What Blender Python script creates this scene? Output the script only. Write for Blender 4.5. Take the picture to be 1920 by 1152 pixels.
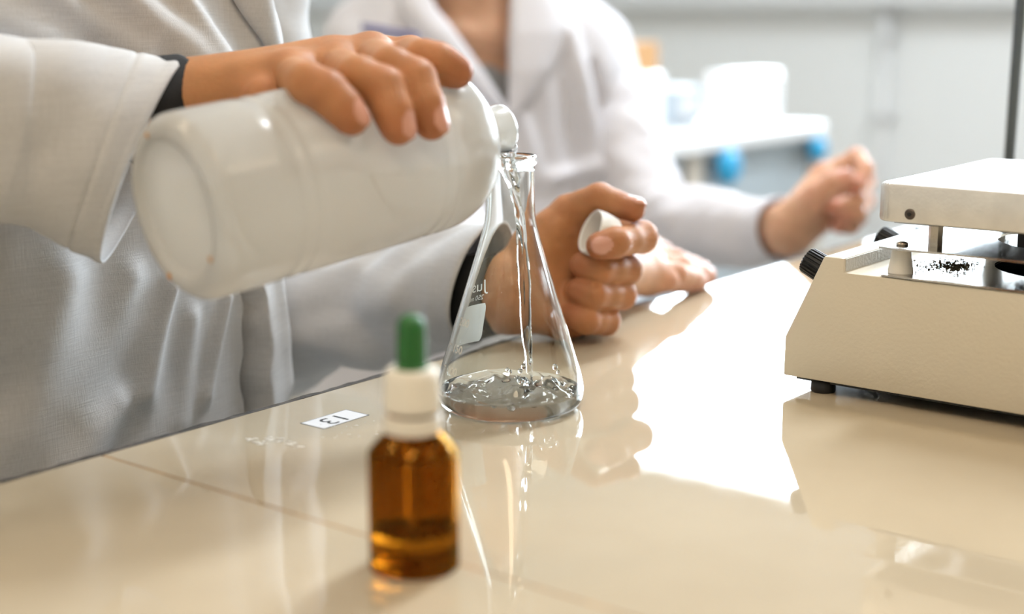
import bpy, bmesh, math, random
import numpy as np
from mathutils import Vector, Matrix

for o in list(bpy.data.objects): bpy.data.objects.remove(o)
SC = bpy.context.scene
COL = SC.collection
rnd = random.Random(7)
nrs = np.random.RandomState(5)

# ------------------------------------------------------------------ camera, light, exposure
# bench top is z = 0; the camera looks along +Y, 0.22 m above the bench
FPX = 50 / 36 * 1920
CAMH = 0.22
PITCH = math.atan((576 - 35) / FPX)
cam = bpy.data.cameras.new('camera'); cam.lens = 50; cam.sensor_width = 36
cam.clip_start = 0.02; cam.clip_end = 60
cam.dof.use_dof = True; cam.dof.focus_distance = 0.835; cam.dof.aperture_fstop = 3.3; cam.dof.aperture_blades = 0
co = bpy.data.objects.new('camera', cam); COL.objects.link(co)
co.location = (0, 0, CAMH); co.rotation_euler = (math.pi / 2 - PITCH, 0, 0)
SC.camera = co
SC.view_settings.view_transform = 'Standard'; SC.view_settings.look = 'None'
SC.view_settings.gamma = 1; SC.view_settings.use_curve_mapping = False
SC.view_settings.exposure = 0.22
SC.cycles.use_adaptive_sampling = True; SC.cycles.adaptive_threshold = 0.08; SC.cycles.adaptive_min_samples = 10
SC.cycles.max_bounces = 10; SC.cycles.transmission_bounces = 10; SC.cycles.transparent_max_bounces = 16
SC.cycles.diffuse_bounces = 4; SC.cycles.glossy_bounces = 5
SC.cycles.sample_clamp_indirect = 30.0; SC.cycles.blur_glossy = 0.6
SC.cycles.use_denoising = True

world = bpy.data.worlds.new('sky'); SC.world = world; world.use_nodes = True
bg = world.node_tree.nodes['Background']; bg.inputs[0].default_value = (0.80, 0.91, 1.0, 1); bg.inputs[1].default_value = 20.0

# axes of the room: A runs along the bench edge (away, to the right), B across the bench (to the right, nearer)
AZ = math.atan2(3100 - 960, math.hypot(FPX, 576 - 35))
A = np.array([math.sin(AZ), math.cos(AZ), 0.0]); B = np.array([math.cos(AZ), -math.sin(AZ), 0.0]); Z = np.array([0, 0, 1.0])
def W(a, b, z=0.0): return a * A + b * B + z * Z
ROTZ = math.atan2(A[1], A[0])        # rotation that takes local x to A (local y is then -B)

def area(name, loc, rot, sx, sy, power, color, portal=False):
    l = bpy.data.lights.new(name, 'AREA'); l.shape = 'RECTANGLE'; l.size = sx; l.size_y = sy
    l.energy = power; l.color = color
    if portal: l.cycles.is_portal = True
    o = bpy.data.objects.new(name, l); COL.objects.link(o); o.location = loc; o.rotation_euler = rot
    return o
WIN_A = 4.4; WIN_B0, WIN_B1, WIN_Z0, WIN_Z1 = -4.9, 0.6, 0.29, 1.486
CEIL = 2.075; FLOOR = -0.80
po = area('window_portal', W(WIN_A + 0.02, (WIN_B0 + WIN_B1) / 2, (WIN_Z0 + WIN_Z1) / 2), (0, 0, 0), WIN_B1 - WIN_B0, WIN_Z1 - WIN_Z0, 1, (1, 1, 1), True)
po.rotation_euler = (math.pi / 2, 0, ROTZ + math.pi / 2)      # faces into the room
WARM = (1.0, 0.74, 0.48); COOL_FILL = (0.84, 0.92, 1.0)
LAMPS = [(-0.6, 0.4, 12, WARM), (0.9, 1.5, 2, WARM), (-0.6, -1.8, 7, WARM), (2.2, -0.6, 55, COOL_FILL)]  # the cool one is added only to brighten coats and far wall
for (la, lb, lw, lc) in LAMPS:
    area('ceiling_lamp_light', W(la, lb, CEIL - 0.085), (0, 0, ROTZ), 1.15, 0.28, lw, lc)

# ------------------------------------------------------------------ projection helpers (pixels of the photo to places in the room)
_f = np.array([0, math.cos(PITCH), -math.sin(PITCH)]); _u = np.array([0, math.sin(PITCH), math.cos(PITCH)]); _r = np.array([1.0, 0, 0])
_C = np.array([0, 0, CAMH])
def ray(x, y): return _f + (x - 960) / FPX * _r - (y - 576) / FPX * _u
def P(x, y, d): return _C + d * ray(x, y)
def G(x, y, z=0.0):
    d = ray(x, y); return _C + (z - CAMH) / d[2] * d
def onB(x, y, b):                       # the pixel's ray met with the vertical plane at distance b across
    d = ray(x, y); return _C + b / (d @ B) * d
def ab(q): return np.array([np.dot(q, A), np.dot(q, B), q[2]])

# ------------------------------------------------------------------ node material helpers
def new_mat(name):
    m = bpy.data.materials.new(name); m.use_nodes = True
    nt = m.node_tree; b = nt.nodes['Principled BSDF']
    return m, nt, b
def N(nt, t, **kw):
    n = nt.nodes.new(t)
    for k, v in kw.items():
        if k in n.inputs: n.inputs[k].default_value = v
        else: setattr(n, k, v)
    return n
def simple(name, col, rough=0.5, metal=0.0, bump=0.0, bscale=200, var=0.0, vscale=20, coat=0.0, spec=0.5, stretch=None):
    m, nt, b = new_mat(name)
    b.inputs['Base Color'].default_value = (*col, 1); b.inputs['Roughness'].default_value = rough
    b.inputs['Metallic'].default_value = metal; b.inputs['Coat Weight'].default_value = coat
    b.inputs['Specular IOR Level'].default_value = spec
    tc = N(nt, 'ShaderNodeTexCoord'); mp = N(nt, 'ShaderNodeMapping'); nt.links.new(tc.outputs['Object'], mp.inputs[0])
    if stretch: mp.inputs['Scale'].default_value = stretch
    if bump:
        n = N(nt, 'ShaderNodeTexNoise', Scale=bscale, Detail=4.0); nt.links.new(mp.outputs[0], n.inputs['Vector'])
        bp = N(nt, 'ShaderNodeBump', Strength=bump, Distance=0.002); nt.links.new(n.outputs['Fac'], bp.inputs['Height'])
        nt.links.new(bp.outputs[0], b.inputs['Normal'])
    if var:
        n = N(nt, 'ShaderNodeTexNoise', Scale=vscale, Detail=5.0); nt.links.new(mp.outputs[0], n.inputs['Vector'])
        rp = N(nt, 'ShaderNodeMapRange'); rp.inputs[1].default_value = 0.3; rp.inputs[2].default_value = 0.7
        rp.inputs[3].default_value = 1 - var; rp.inputs[4].default_value = 1 + var * 0.5
        nt.links.new(n.outputs['Fac'], rp.inputs[0])
        mx = N(nt, 'ShaderNodeVectorMath', operation='SCALE'); mx.inputs[0].default_value = col
        nt.links.new(rp.outputs[0], mx.inputs['Scale']); nt.links.new(mx.outputs[0], b.inputs['Base Color'])
    return m
def glass(name, col=(1, 1, 1), ior=1.47, rough=0.0):
    m = bpy.data.materials.new(name); m.use_nodes = True; nt = m.node_tree; nt.nodes.clear()
    g = N(nt, 'ShaderNodeBsdfGlass', IOR=ior, Roughness=rough); g.inputs['Color'].default_value = (*col, 1)
    o = N(nt, 'ShaderNodeOutputMaterial'); nt.links.new(g.outputs[0], o.inputs[0])
    return m

M = {}
# bench laminate: beige, glossy, faintly mottled, with scratches in the gloss
m, nt, b = new_mat('bench_laminate'); M['bench'] = m
tc = N(nt, 'ShaderNodeTexCoord')
n1 = N(nt, 'ShaderNodeTexNoise', Scale=9.0, Detail=6.0); nt.links.new(tc.outputs['Object'], n1.inputs['Vector'])
cr = N(nt, 'ShaderNodeValToRGB'); cr.color_ramp.elements[0].position = 0.3; cr.color_ramp.elements[1].position = 0.7
cr.color_ramp.elements[0].color = (0.505, 0.425, 0.308, 1); cr.color_ramp.elements[1].color = (0.565, 0.485, 0.36, 1)
nt.links.new(n1.outputs['Fac'], cr.inputs[0]); nt.links.new(cr.outputs[0], b.inputs['Base Color'])
b.inputs['IOR'].default_value = 1.72
n2 = N(nt, 'ShaderNodeTexNoise', Scale=60.0, Detail=8.0, Roughness=0.7); nt.links.new(tc.outputs['Object'], n2.inputs['Vector'])
mr = N(nt, 'ShaderNodeMapRange'); mr.inputs[1].default_value = 0.35; mr.inputs[2].default_value = 0.75; mr.inputs[3].default_value = 0.015; mr.inputs[4].default_value = 0.06
nt.links.new(n2.outputs['Fac'], mr.inputs[0]); nt.links.new(mr.outputs[0], b.inputs['Roughness'])
n3 = N(nt, 'ShaderNodeTexNoise', Scale=14.0, Detail=2.0); nt.links.new(tc.outputs['Object'], n3.inputs['Vector'])
bp = N(nt, 'ShaderNodeBump', Strength=0.012, Distance=0.002); nt.links.new(n3.outputs['Fac'], bp.inputs['Height']); nt.links.new(bp.outputs[0], b.inputs['Normal'])
M['edge'] = simple('bench_edge', (0.10, 0.09, 0.08), 0.6, bump=0.6, bscale=300, var=0.7, vscale=90)
M['seam'] = simple('seam_filler', (0.36, 0.22, 0.10), 0.7, var=0.4, vscale=80)
M['cabinet'] = simple('bench_cabinet', (0.55, 0.55, 0.54), 0.5)
M['wall'] = simple('wall_paint', (0.85, 0.87, 0.88), 0.8, bump=0.05, bscale=120)
M['ceiling'] = simple('ceiling_paint', (0.70, 0.69, 0.66), 0.9)
M['wall2'] = simple('cream_wall_paint', (0.58, 0.53, 0.45), 0.8)
M['floor'] = simple('floor_vinyl', (0.50, 0.44, 0.36), 0.35, var=0.15, vscale=6)
M['frame'] = simple('window_frame_paint', (0.75, 0.76, 0.77), 0.4)
M['paper'] = simple('label_paper', (0.86, 0.87, 0.90), 0.5)
M['ink'] = simple('label_ink', (0.035, 0.04, 0.045), 0.6)
M['lgrey'] = simple('label_border', (0.22, 0.23, 0.24), 0.6)
M['flask'] = glass('flask_glass', (0.985, 0.995, 0.99), 1.47)
M['water'] = glass('water', (1, 1, 1), 1.333)
M['wetglass'] = glass('water_against_glass', (1, 1, 1), 1.333 / 1.47)
M['oilglass'] = glass('liquid_against_amber_glass', (0.86, 0.72, 0.42), 1.36 / 1.5)
M['print'] = None
M['amber'] = glass('amber_glass', (0.66, 0.45, 0.15), 1.5)
M['oil'] = glass('amber_liquid', (1.0, 0.97, 0.88), 1.36)
M['dropglass'] = glass('pipette_glass', (0.97, 0.97, 0.97), 1.2)
M['capwhite'] = simple('cap_plastic', (0.83, 0.79, 0.70), 0.4, bump=0.05, bscale=300)
M['white'] = simple('white_plastic', (0.86, 0.86, 0.84), 0.35)
M['green'] = simple('green_rubber', (0.012, 0.125, 0.02), 0.45)
M['house'] = simple('cream_enamel', (0.70, 0.64, 0.52), 0.32, bump=0.12, bscale=450, var=0.03, vscale=15)
M['hammer'] = simple('cream_enamel_rough', (0.62, 0.60, 0.55), 0.4, bump=0.6, bscale=500)
M['alu'] = simple('brushed_aluminium', (0.58, 0.57, 0.56), 0.11, 1.0, bump=0.02, bscale=700, var=0.06, vscale=30)
M['aluplate'] = simple('cast_aluminium', (0.80, 0.78, 0.75), 0.38, 0.75, bump=0.12, bscale=500, var=0.10, vscale=60)
M['steel'] = simple('steel', (0.50, 0.45, 0.38), 0.25, 1.0)
M['dsteel'] = simple('dark_steel', (0.12, 0.10, 0.09), 0.35, 0.9)
M['ceramic'] = simple('ceramic', (0.80, 0.77, 0.70), 0.3)
M['black'] = simple('black_plastic', (0.012, 0.012, 0.013), 0.4)
M['blackcloth'] = simple('black_knit', (0.010, 0.010, 0.011), 0.85, bump=0.3, bscale=900)
M['residue'] = simple('glue_residue', (0.80, 0.76, 0.68), 0.5)
M['bluegrey'] = simple('blue_grey_enamel', (0.42, 0.48, 0.54), 0.45)
M['hole'] = simple('opening_shade_black', (0.006, 0.006, 0.006), 1.0, spec=0.0)  # flat black standing in for shade inside the shield hole
M['rod'] = simple('grey_rod', (0.10, 0.12, 0.14), 0.35, 0.6)
M['dirt'] = simple('charred_crumbs', (0.16, 0.12, 0.07), 0.8, var=0.6, vscale=300)
M['stain'] = simple('bottle_stain', (0.62, 0.38, 0.20), 0.6)
M['greypanel'] = simple('grey_panel', (0.40, 0.46, 0.50), 0.45)
M['post'] = simple('beige_post', (0.62, 0.56, 0.48), 0.5)
M['blue'] = simple('blue_knob', (0.02, 0.36, 0.66), 0.35)
M['benchwhite'] = simple('white_top', (0.85, 0.86, 0.87), 0.25)
M['card'] = simple('brown_card', (0.55, 0.30, 0.12), 0.8)
M['shirt'] = simple('grey_jersey', (0.28, 0.28, 0.28), 0.9, bump=0.2, bscale=800)

# cloth: woven, with slub streaks along the warp
def cloth(name, col, trans=0.12, weave=1.0):
    m, nt, b = new_mat(name)
    b.inputs['Roughness'].default_value = 0.85; b.inputs['Specular IOR Level'].default_value = 0.25
    tc = N(nt, 'ShaderNodeTexCoord')
    hs = []
    for sc, det in (((1500, 1500, 60), 2.0), ((60, 60, 1500), 2.0)):
        mp = N(nt, 'ShaderNodeMapping'); mp.inputs['Scale'].default_value = sc; nt.links.new(tc.outputs['Object'], mp.inputs[0])
        n = N(nt, 'ShaderNodeTexNoise', Scale=1.0, Detail=det); nt.links.new(mp.outputs[0], n.inputs['Vector']); hs.append(n)
    ad = N(nt, 'ShaderNodeMath', operation='ADD'); nt.links.new(hs[0].outputs['Fac'], ad.inputs[0]); nt.links.new(hs[1].outputs['Fac'], ad.inputs[1])
    mr = N(nt, 'ShaderNodeMapRange'); mr.inputs[1].default_value = 0.7; mr.inputs[2].default_value = 1.3; mr.inputs[3].default_value = 1 - 0.14 * weave; mr.inputs[4].default_value = 1.0
    nt.links.new(ad.outputs[0], mr.inputs[0])
    vs = N(nt, 'ShaderNodeVectorMath', operation='SCALE'); vs.inputs[0].default_value = col; nt.links.new(mr.outputs[0], vs.inputs['Scale'])
    nt.links.new(vs.outputs[0], b.inputs['Base Color'])
    bp = N(nt, 'ShaderNodeBump', Strength=0.25 * weave, Distance=0.0006); nt.links.new(ad.outputs[0], bp.inputs['Height']); nt.links.new(bp.outputs[0], b.inputs['Normal'])
    tr = N(nt, 'ShaderNodeBsdfTranslucent'); nt.links.new(vs.outputs[0], tr.inputs[0])
    mx = N(nt, 'ShaderNodeMixShader'); mx.inputs[0].default_value = trans
    out = nt.nodes['Material Output']
    nt.links.new(b.outputs[0], mx.inputs[1]); nt.links.new(tr.outputs[0], mx.inputs[2]); nt.links.new(mx.outputs[0], out.inputs[0])
    return m
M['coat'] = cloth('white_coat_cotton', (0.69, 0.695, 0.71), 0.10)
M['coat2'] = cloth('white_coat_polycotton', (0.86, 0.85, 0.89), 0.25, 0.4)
M['print'] = cloth('white_enamel_print', (0.90, 0.90, 0.85), 0.5, 0.0)
M['print2'] = simple('white_enamel_figures', (0.95, 0.93, 0.86), 0.6)

# skin: colour follows a per-vertex tint (redder knuckles and tips), fine relief
def skin(name, base, red):
    m, nt, b = new_mat(name)
    at = N(nt, 'ShaderNodeAttribute', attribute_name='flush')
    tc = N(nt, 'ShaderNodeTexCoord')
    n = N(nt, 'ShaderNodeTexNoise', Scale=70.0, Detail=5.0); nt.links.new(tc.outputs['Object'], n.inputs['Vector'])
    mx = N(nt, 'ShaderNodeMix', data_type='RGBA'); mx.inputs[6].default_value = (*base, 1); mx.inputs[7].default_value = (*red, 1)
    nt.links.new(at.outputs['Fac'], mx.inputs[0])
    mr = N(nt, 'ShaderNodeMapRange'); mr.inputs[1].default_value = 0.3; mr.inputs[2].default_value = 0.7; mr.inputs[3].default_value = 0.88; mr.inputs[4].default_value = 1.08
    nt.links.new(n.outputs['Fac'], mr.inputs[0])
    vs = N(nt, 'ShaderNodeVectorMath', operation='SCALE'); nt.links.new(mx.outputs[2], vs.inputs[0]); nt.links.new(mr.outputs[0], vs.inputs['Scale'])
    nt.links.new(vs.outputs[0], b.inputs['Base Color'])
    b.inputs['Roughness'].default_value = 0.5; b.inputs['Specular IOR Level'].default_value = 0.32
    b.inputs['Subsurface Weight'].default_value = 0.25; b.inputs['Subsurface Radius'].default_value = (1.0, 0.35, 0.2); b.inputs['Subsurface Scale'].default_value = 0.004
    n2 = N(nt, 'ShaderNodeTexNoise', Scale=420.0, Detail=3.0); nt.links.new(tc.outputs['Object'], n2.inputs['Vector'])
    bp = N(nt, 'ShaderNodeBump', Strength=0.22, Distance=0.0012); nt.links.new(n2.outputs['Fac'], bp.inputs['Height']); nt.links.new(bp.outputs[0], b.inputs['Normal'])
    return m
M['skin1'] = skin('skin_tan', (0.50, 0.235, 0.102), (0.37, 0.12, 0.058))
M['skin2'] = skin('skin_fair', (0.64, 0.38, 0.25), (0.60, 0.24, 0.18))
M['nail'] = simple('nail', (0.62, 0.32, 0.24), 0.25)
M['nailtip'] = M['nail']

# translucent polyethylene
m = bpy.data.materials.new('milky_polyethylene'); m.use_nodes = True; nt = m.node_tree; nt.nodes.clear(); M['hdpe'] = m
di = N(nt, 'ShaderNodeBsdfDiffuse'); di.inputs[0].default_value = (0.97, 0.96, 0.92, 1)
tl = N(nt, 'ShaderNodeBsdfTranslucent'); tl.inputs[0].default_value = (1.0, 0.99, 0.96, 1)
rf = N(nt, 'ShaderNodeBsdfRefraction', Roughness=0.35, IOR=1.03); rf.inputs[0].default_value = (0.93, 0.93, 0.90, 1)
gl = N(nt, 'ShaderNodeBsdfGlossy', Roughness=0.22)
m1 = N(nt, 'ShaderNodeMixShader'); m1.inputs[0].default_value = 0.6
m2 = N(nt, 'ShaderNodeMixShader'); m2.inputs[0].default_value = 0.08
m3 = N(nt, 'ShaderNodeMixShader'); fr = N(nt, 'ShaderNodeFresnel', IOR=1.45)
ou = N(nt, 'ShaderNodeOutputMaterial')
nt.links.new(di.outputs[0], m1.inputs[1]); nt.links.new(tl.outputs[0], m1.inputs[2])
nt.links.new(m1.outputs[0], m2.inputs[1]); nt.links.new(rf.outputs[0], m2.inputs[2])
nt.links.new(fr.outputs[0], m3.inputs[0]); nt.links.new(m2.outputs[0], m3.inputs[1]); nt.links.new(gl.outputs[0], m3.inputs[2])
nt.links.new(m3.outputs[0], ou.inputs[0])
m = bpy.data.materials.new('water_against_plastic'); m.use_nodes = True; nt = m.node_tree; nt.nodes.clear(); M['wetplastic'] = m
tp = N(nt, 'ShaderNodeBsdfTransparent'); tp.inputs[0].default_value = (0.985, 0.99, 0.985, 1); ou = N(nt, 'ShaderNodeOutputMaterial'); nt.links.new(tp.outputs[0], ou.inputs[0])
# window pane
m = bpy.data.materials.new('window_glass'); m.use_nodes = True; nt = m.node_tree; nt.nodes.clear(); M['pane'] = m
tp = N(nt, 'ShaderNodeBsdfTransparent'); tp.inputs[0].default_value = (0.97, 0.98, 0.98, 1)
gl = N(nt, 'ShaderNodeBsdfGlossy', Roughness=0.02); fr = N(nt, 'ShaderNodeFresnel', IOR=1.5); mx = N(nt, 'ShaderNodeMixShader'); ou = N(nt, 'ShaderNodeOutputMaterial')
nt.links.new(fr.outputs[0], mx.inputs[0]); nt.links.new(tp.outputs[0], mx.inputs[1]); nt.links.new(gl.outputs[0], mx.inputs[2]); nt.links.new(mx.outputs[0], ou.inputs[0])
m = bpy.data.materials.new('lamp_diffuser'); m.use_nodes = True; nt = m.node_tree; nt.nodes.clear(); M['lamp'] = m
em = N(nt, 'ShaderNodeEmission', Strength=6.0); em.inputs[0].default_value = (1.0, 0.82, 0.6, 1); ou = N(nt, 'ShaderNodeOutputMaterial'); nt.links.new(em.outputs[0], ou.inputs[0])

# ------------------------------------------------------------------ object helpers
ROOT = {}
def thing(name, label, cat, loc, group=None):
    o = bpy.data.objects.new(name, None); COL.objects.link(o); o.empty_display_size = 0.02
    o.location = Vector(loc); o['label'] = label; o['category'] = cat
    if group: o['group'] = group
    ROOT[o.name] = np.array(loc, float)
    return o
def obj(name, V, F, mat, parent=None, smooth=True, label=None, origin=None):
    V = np.asarray(V, float)
    if parent is not None: org = ROOT[parent.name]
    elif origin is not None: org = np.asarray(origin, float)
    else: org = np.array([*(V.min(0)[:2] + V.max(0)[:2]) / 2, V[:, 2].min()])
    me = bpy.data.meshes.new(name)
    if isinstance(F, np.ndarray):
        n = len(F); k = F.shape[1]
        me.vertices.add(len(V)); me.vertices.foreach_set('co', (V - org).astype(np.float32).ravel())
        me.loops.add(n * k); me.loops.foreach_set('vertex_index', F.astype(np.int32).ravel())
        me.polygons.add(n); me.polygons.foreach_set('loop_start', np.arange(0, n * k, k, dtype=np.int32))
        me.update(calc_edges=True); me.validate()
    else:
        me.from_pydata((V - org).tolist(), [], [list(map(int, f)) for f in F]); me.update()
    if mat is not None: me.materials.append(mat)
    if smooth: me.polygons.foreach_set('use_smooth', [True] * len(me.polygons))
    o = bpy.data.objects.new(name, me); COL.objects.link(o)
    ROOT[o.name] = org
    if parent is not None: o.parent = parent
    else: o.location = Vector(org)
    if label: o['label'] = label
    return o
def tag(o, label, cat, group=None):
    o['label'] = label; o['category'] = cat
    if group: o['group'] = group
    return o
def struct(name, V, F, mat, label=None, parent=None, smooth=False):
    o = obj(name, V, F, mat, parent, smooth)
    if parent is None: o['kind'] = 'structure'; o['label'] = label or name.replace('_', ' '); o['category'] = name.split('_')[0]
    return o
def fin(o, angle=0.6):                      # outward normals, sharp edges kept by angle
    bm = bmesh.new(); bm.from_mesh(o.data); bmesh.ops.recalc_face_normals(bm, faces=bm.faces[:]); bm.to_mesh(o.data); bm.free()
    try: o.data.set_sharp_from_angle(angle=angle)
    except Exception: pass
    return o
def merge(parts):
    Vs, Fs, n = [], [], 0
    for V, F in parts:
        V = np.asarray(V, float); Vs.append(V); Fs += [[i + n for i in f] for f in F]; n += len(V)
    return np.vstack(Vs), Fs
def boxm(lo, hi, fr=None, bev=0.0, seg=2):  # box in (a, b, z) of the room unless fr given
    bm = bmesh.new(); bmesh.ops.create_cube(bm, size=1)
    lo = np.array(lo, float); hi = np.array(hi, float)
    for v in bm.verts: v.co = Vector((lo + hi) / 2 + np.array(v.co) * (hi - lo))
    if bev: bmesh.ops.bevel(bm, geom=bm.edges[:], offset=bev, segments=seg, affect='EDGES', profile=0.5)
    bmesh.ops.recalc_face_normals(bm, faces=bm.faces[:])
    bm.verts.index_update()
    V = np.array([v.co for v in bm.verts]); F = [[v.index for v in f.verts] for f in bm.faces]; bm.free()
    if fr is None: V = V[:, :1] * A + V[:, 1:2] * B + V[:, 2:] * Z
    return V, F
def frame_to(c, ax, up=(0, 0, 1)):
    ax = np.asarray(ax, float); ax = ax / np.linalg.norm(ax); up = np.asarray(up, float)
    if abs(ax @ up) > 0.95: up = np.array([1.0, 0, 0])
    x = np.cross(up, ax); x /= np.linalg.norm(x); y = np.cross(ax, x)
    return x, y, ax
def lathe(prof, c, ax=(0, 0, 1), seg=48, cap0=True, cap1=True, ripple=None):
    """prof: (height, radius) along ax from c"""
    x, y, ax = frame_to(c, ax); c = np.asarray(c, float)
    t = np.arange(seg) / seg * 2 * math.pi; V = []
    for i, (h, r) in enumerate(prof):
        rr = r * np.ones(seg) if ripple is None else r + ripple(i, h, t)
        V.append(c + h * ax + rr[:, None] * (np.cos(t)[:, None] * x + np.sin(t)[:, None] * y))
    V = np.vstack(V); F = []
    for i in range(len(prof) - 1):
        for j in range(seg):
            k = (j + 1) % seg; F.append([i * seg + j, i * seg + k, (i + 1) * seg + k, (i + 1) * seg + j])
    if cap0: F.append(list(range(seg))[::-1])
    if cap1: F.append([(len(prof) - 1) * seg + j for j in range(seg)])
    return V, F
def smooth_prof(pts, n=6):                  # Catmull-Rom through the points
    pts = [np.array(p, float) for p in pts]; out = []
    q = [2 * pts[0] - pts[1]] + pts + [2 * pts[-1] - pts[-2]]
    for i in range(1, len(q) - 2):
        for s in range(n):
            t = s / n
            out.append(0.5 * ((2 * q[i]) + (-q[i-1] + q[i+1]) * t + (2*q[i-1] - 5*q[i] + 4*q[i+1] - q[i+2]) * t*t + (-q[i-1] + 3*q[i] - 3*q[i+1] + q[i+2]) * t**3))
    out.append(pts[-1]); return np.array(out)
def tube(path, rad, seg=20, cap=True, wob=None):
    path = np.asarray(path, float); n = len(path); rad = np.broadcast_to(np.asarray(rad, float), (n,)) if np.ndim(rad) < 2 else np.asarray(rad)
    T = np.gradient(path, axis=0); T /= np.linalg.norm(T, axis=1)[:, None]
    x, y, _ = frame_to(None, T[0]); V = []; t = np.arange(seg) / seg * 2 * math.pi
    for i in range(n):
        x = x - (x @ T[i]) * T[i]; x /= np.linalg.norm(x); y = np.cross(T[i], x)
        r = rad[i] if wob is None else rad[i] * wob(i, t)
        r = np.broadcast_to(r, (seg,)) if np.ndim(rad) < 2 else None
        V.append(path[i] + r[:, None] * (np.cos(t)[:, None] * x + np.sin(t)[:, None] * y))
    F = [[i*seg+j, i*seg+(j+1) % seg, (i+1)*seg+(j+1) % seg, (i+1)*seg+j] for i in range(n-1) for j in range(seg)]
    if cap: F.append(list(range(seg))[::-1]); F.append([(n-1)*seg+j for j in range(seg)])
    return np.vstack(V), F
def prism(poly, o, ux, uy, ext, bev=0.0, seg=2):
    """polygon (u, v) in the plane o+u*ux+v*uy pushed along ext"""
    bm = bmesh.new(); ext = np.asarray(ext, float)
    vs = [bm.verts.new(Vector(o + u * ux + v * uy)) for u, v in poly]; f = bm.faces.new(vs)
    r = bmesh.ops.extrude_face_region(bm, geom=[f])
    for v in r['geom']:
        if isinstance(v, bmesh.types.BMVert): v.co += Vector(ext)
    bmesh.ops.recalc_face_normals(bm, faces=bm.faces[:])
    if bev: bmesh.ops.bevel(bm, geom=bm.edges[:], offset=bev, segments=seg, affect='EDGES', profile=0.5)
    bm.verts.index_update()
    V = np.array([v.co for v in bm.verts]); F = [[v.index for v in f.verts] for f in bm.faces]; bm.free()
    return V, F
def vnoise(p, seed=0):                      # smooth value noise, p (n,3)
    p = np.asarray(p, float); i = np.floor(p).astype(np.int64); f = p - i; f = f * f * (3 - 2 * f)
    def h(ix, iy, iz):
        k = (ix * 374761393 + iy * 668265263 + iz * 2147483647 + seed * 1274126177) & 0xffffffff
        k = ((k ^ (k >> 13)) * 1274126177) & 0xffffffff
        return ((k ^ (k >> 16)) & 0xffff) / 65535.0
    r = 0
    for dx in (0, 1):
        for dy in (0, 1):
            for dz in (0, 1):
                w = (f[:, 0] if dx else 1 - f[:, 0]) * (f[:, 1] if dy else 1 - f[:, 1]) * (f[:, 2] if dz else 1 - f[:, 2])
                r = r + w * h(i[:, 0] + dx, i[:, 1] + dy, i[:, 2] + dz)
    return r * 2 - 1
def grid_faces(nr, nc, wrap=False, off=0):
    r = np.arange(nr - 1)[:, None]; c = np.arange(nc if wrap else nc - 1)[None, :]; c2 = (c + 1) % nc
    return np.stack([(r*nc + c), (r*nc + c2), ((r+1)*nc + c2), ((r+1)*nc + c)], -1).reshape(-1, 4) + off
def text_mesh(s, size, extrude=0.0):
    cu = bpy.data.curves.new('t', 'FONT'); cu.body = s; cu.size = size; cu.align_x = 'CENTER'; cu.align_y = 'CENTER'; cu.resolution_u = 6
    to = bpy.data.objects.new('t', cu); COL.objects.link(to)
    dg = bpy.context.evaluated_depsgraph_get(); me = bpy.data.meshes.new_from_object(to.evaluated_get(dg))
    bm = bmesh.new(); bm.from_mesh(me); bmesh.ops.triangulate(bm, faces=bm.faces[:]); bm.verts.index_update()
    V = np.array([v.co for v in bm.verts]); F = [[v.index for v in f.verts] for f in bm.faces]; bm.free()
    bpy.data.objects.remove(to); bpy.data.curves.remove(cu); bpy.data.meshes.remove(me)
    return V, F

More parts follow.
